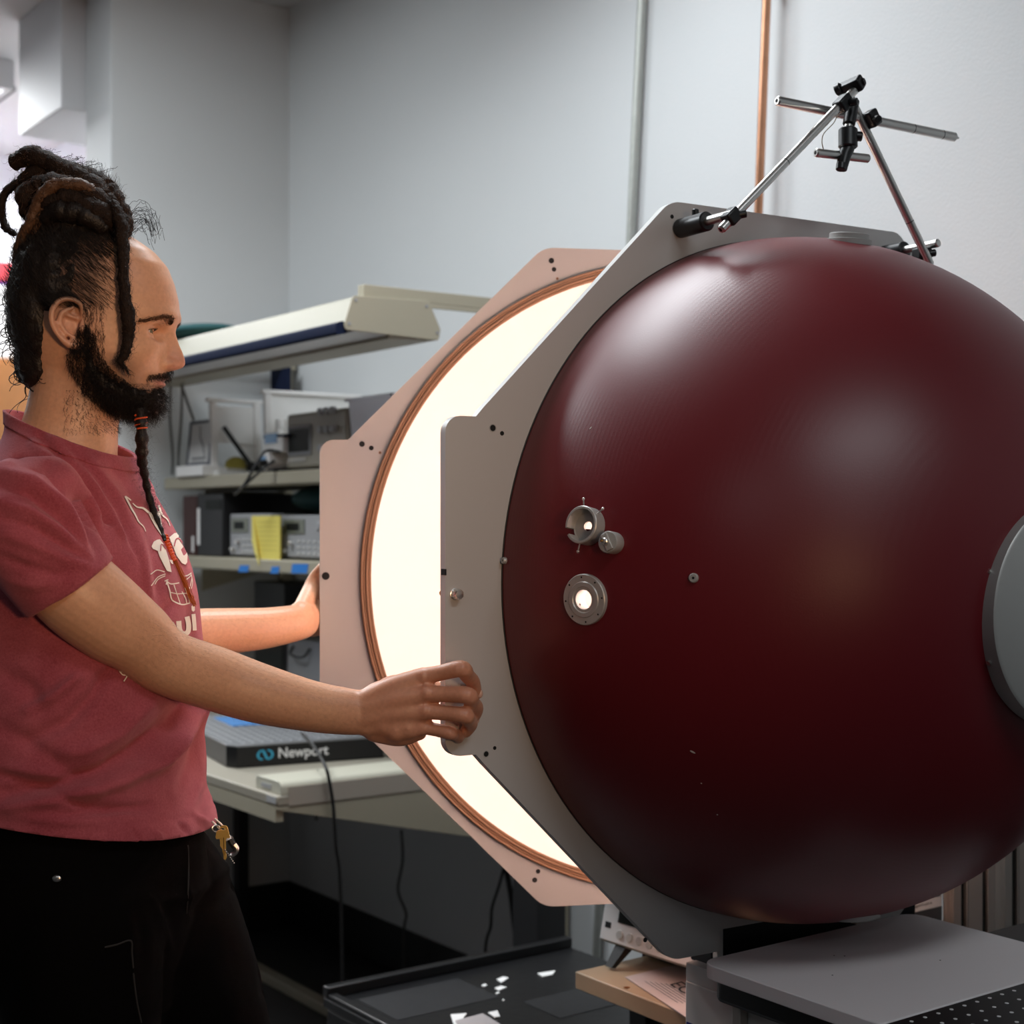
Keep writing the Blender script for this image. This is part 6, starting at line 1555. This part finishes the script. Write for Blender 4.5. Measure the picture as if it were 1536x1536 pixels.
# ---- trousers and boots
tm = MB()
HR_ = Vector((-.520, 1.80, .90)); HL_ = Vector((-.485, 1.985, .90))
limb(tm, [TC+UP*1.045, TC+UP*.98, TC+TF*.0+UP*.90, TC+TF*.01+UP*.80], [(.135, .170), (.146, .180), (.150, .187), (.11, .16)], ref=TF, n=40)
limb(tm, [HR_, Vector((-.518, 1.79, .70)), Vector((-.535, 1.78, .46)), Vector((-.60, 1.79, .26)), Vector((-.655, 1.80, .09))], [(.098, .098), (.090, .090), (.070, .068), (.062, .062), (.060, .060)], n=28)
limb(tm, [HL_, Vector((-.418, 2.00, .70)), Vector((-.355, 2.02, .47)), Vector((-.355, 2.04, .27)), Vector((-.370, 2.05, .09))], [(.105, .10), (.096, .092), (.074, .070), (.063, .062), (.061, .060)], n=28)
tme = remesh(tm, .006, 4); c_ = mco(tme); n_ = mno(tme); X, Y = topx(c_); fac = n_[:, 1] < .25
disp = np.zeros(len(c_))
for pts, sg_, am in (([(345, 1292), (320, 1322), (280, 1345), (240, 1350)], 8, .005), ([(360, 1320), (330, 1350), (290, 1368)], 8, -.004), ([(225, 1350), (242, 1380), (252, 1420)], 7, .005), ([(205, 1360), (215, 1410), (210, 1470)], 9, -.004), ([(280, 1270), (282, 1340), (285, 1380)], 3, .002), ([(372, 1370), (385, 1420), (395, 1490)], 6, -.003), ([(190, 1412), (196, 1460), (204, 1536)], 3, .002), ([(155, 1420), (196, 1410)], 3, .002)):
    d, t = polydist(X, Y, pts); disp += am*np.exp(-(d/sg_)**2)
low = np.array([mnoise.noise(Vector(v)*14) for v in c_])*.004
setco(tme, c_+n_*(disp*fac+low)[:, None])
trs = link('trousers', tme, M_trouser, man, smooth=180, label='black work trousers')
tb_ = BVHTree.FromPolygons([tuple(v.co+trs.location+man.location) for v in tme.vertices], [tuple(p.vertices) for p in tme.polygons])
def on_tr(x, y, off=.0012):
    d = (P(x, y, 1)-CAMV).normalized(); h = tb_.ray_cast(CAMV, d); return None if h[0] is None else h[0]-d*off
for pts in ([(157, 1421), (175, 1417), (196, 1411), (198, 1430), (200, 1452)], [(200, 1460), (205, 1500), (212, 1534)], [(282, 1268), (283, 1300), (282, 1340), (280, 1370)], [(348, 1300), (360, 1325), (372, 1352)]):
    q = [on_tr(*p) for p in pts]; q = [p for p in q if p is not None]
    if len(q) > 2: obj('seam', MB().tube(spline(q, 5), .0011, 6), M_stitch, trs)
q = on_tr(85, 1318, .003)
if q is not None: obj('snap_rivet', MB().ball(q, (.0055, .002, .0042), None, 14, 10), M_steel, trs, smooth=180)
for (bx, by, yaw) in ((-.665, 1.80, .0), (-.38, 2.05, .1)):
    u_ = Vector((math.cos(yaw), math.sin(yaw), 0)); v_ = UP.cross(u_); b0_ = Vector((bx, by, 0))
    bt = MB(); limb(bt, [b0_+u_*-.05+UP*.05, b0_+u_*.03+UP*.055, b0_+u_*.12+UP*.045, b0_+u_*.19+UP*.035], [(.048, .040), (.050, .043), (.042, .046), (.030, .038)], ref=UP, n=20); limb(bt, [b0_+UP*.05, b0_+UP*.13], [.052, .055], n=20)
    btm = remesh(bt, .006, 2); a_ = mco(btm); a_[:, 2] = np.maximum(a_[:, 2], .012); setco(btm, a_)
    bo_ = link('boot', btm, M_boot, man, smooth=60)
    obj('sole', MB().prism(round_poly([(-.10, -.045), (.225, -.045), (.225, .045), (-.10, .045)], .04, 5), b0_, u_, v_, UP*.018), M_boot, bo_)
# ---- keys on the hip
KY = 1.905
kr = thing('key_bunch', 'brass key on a silver carabiner hanging at the hip below the shirt hem', 'keys', P(333, 1262, KY))
obj('carabiner', MB().tube([P(x, y, KY) for x, y in ((318, 1232), (326, 1240), (335, 1250), (344, 1258), (347, 1268))], .0016, 8).tube([P(x, y, KY+.004) for x, y in ((322, 1228), (331, 1236), (340, 1247))], .0015, 8), M_steel, kr)
rg = MB(); pts = [P(324+6*math.cos(a), 1243+5*math.sin(a), KY-.003+.003*math.cos(a)) for a in np.linspace(0, 6.28, 20)]; rg.tube(pts, .0011, 6); obj('key_ring', rg, M_steel, kr)
M_keyb = mat('brass_key', (.85, .50, .12), .35, metal=.35)
kq = lambda x, y: (290+x*.0781, 1200+y*.0781)
def kpt(x, y, d=0): a, b = kq(x, y); return P(a, b, KY-.006+d)
head_ = [(500, 470), (540, 442), (610, 445), (640, 480), (660, 560), (690, 670), (640, 700), (600, 695), (490, 700), (430, 700), (412, 665), (430, 570), (450, 540), (500, 530)]
hole_ = [(520, 490), (590, 490), (605, 525), (560, 530), (510, 520)]
k0_ = P(0, 0, KY-.006); ux_ = Vector((KY/FPX, 0, 0)); uy_ = Vector((0, 0, -KY/FPX))
bow = sheet([kq(*p) for p in head_], [[kq(*p) for p in hole_]], P(0, 0, KY-.006), ux_, uy_, Vector((0, .002, 0))); ky_ = link('key_bow', bow, M_keyb, kr, smooth=30)
bl = sheet([kq(*p) for p in [(490, 690), (610, 695), (612, 960), (628, 1050), (605, 1100), (570, 1085), (565, 1000), (545, 930), (548, 900), (500, 830), (502, 760)]], [], P(0, 0, KY-.006), ux_, uy_, Vector((0, .002, 0))); link('key_blade', bl, M_keyb, kr, smooth=30)
obj('key_groove', MB().tube([kpt(585, 720, -.0002), kpt(592, 1060, -.0002)], .0005, 6), M_brass, kr)
obj('white_fob', MB().tube([kpt(630, 660, .004), kpt(680, 760, .004)], [.0035, .0045], 12), M_whitep, kr, label='white plastic fob')
obj('silver_hook', MB().tube(spline([kpt(790, 850, .004), kpt(835, 930, .004), kpt(820, 1000, .004), kpt(750, 1050, .004), kpt(710, 1050, .004)], 5), .0030, 8), M_steel, kr)
obj('black_strap', MB().tube([kpt(690, 720, .006), kpt(740, 820, .006), kpt(800, 900, .006)], .0045, 8), M_dark, kr)
chn_ = MB()
for k in range(8): chn_.ball(kpt(610+24*k, 960+36*k, -.001), .0011, nu=8, nv=6)
obj('bead_chain', chn_, M_steel, kr, smooth=180)
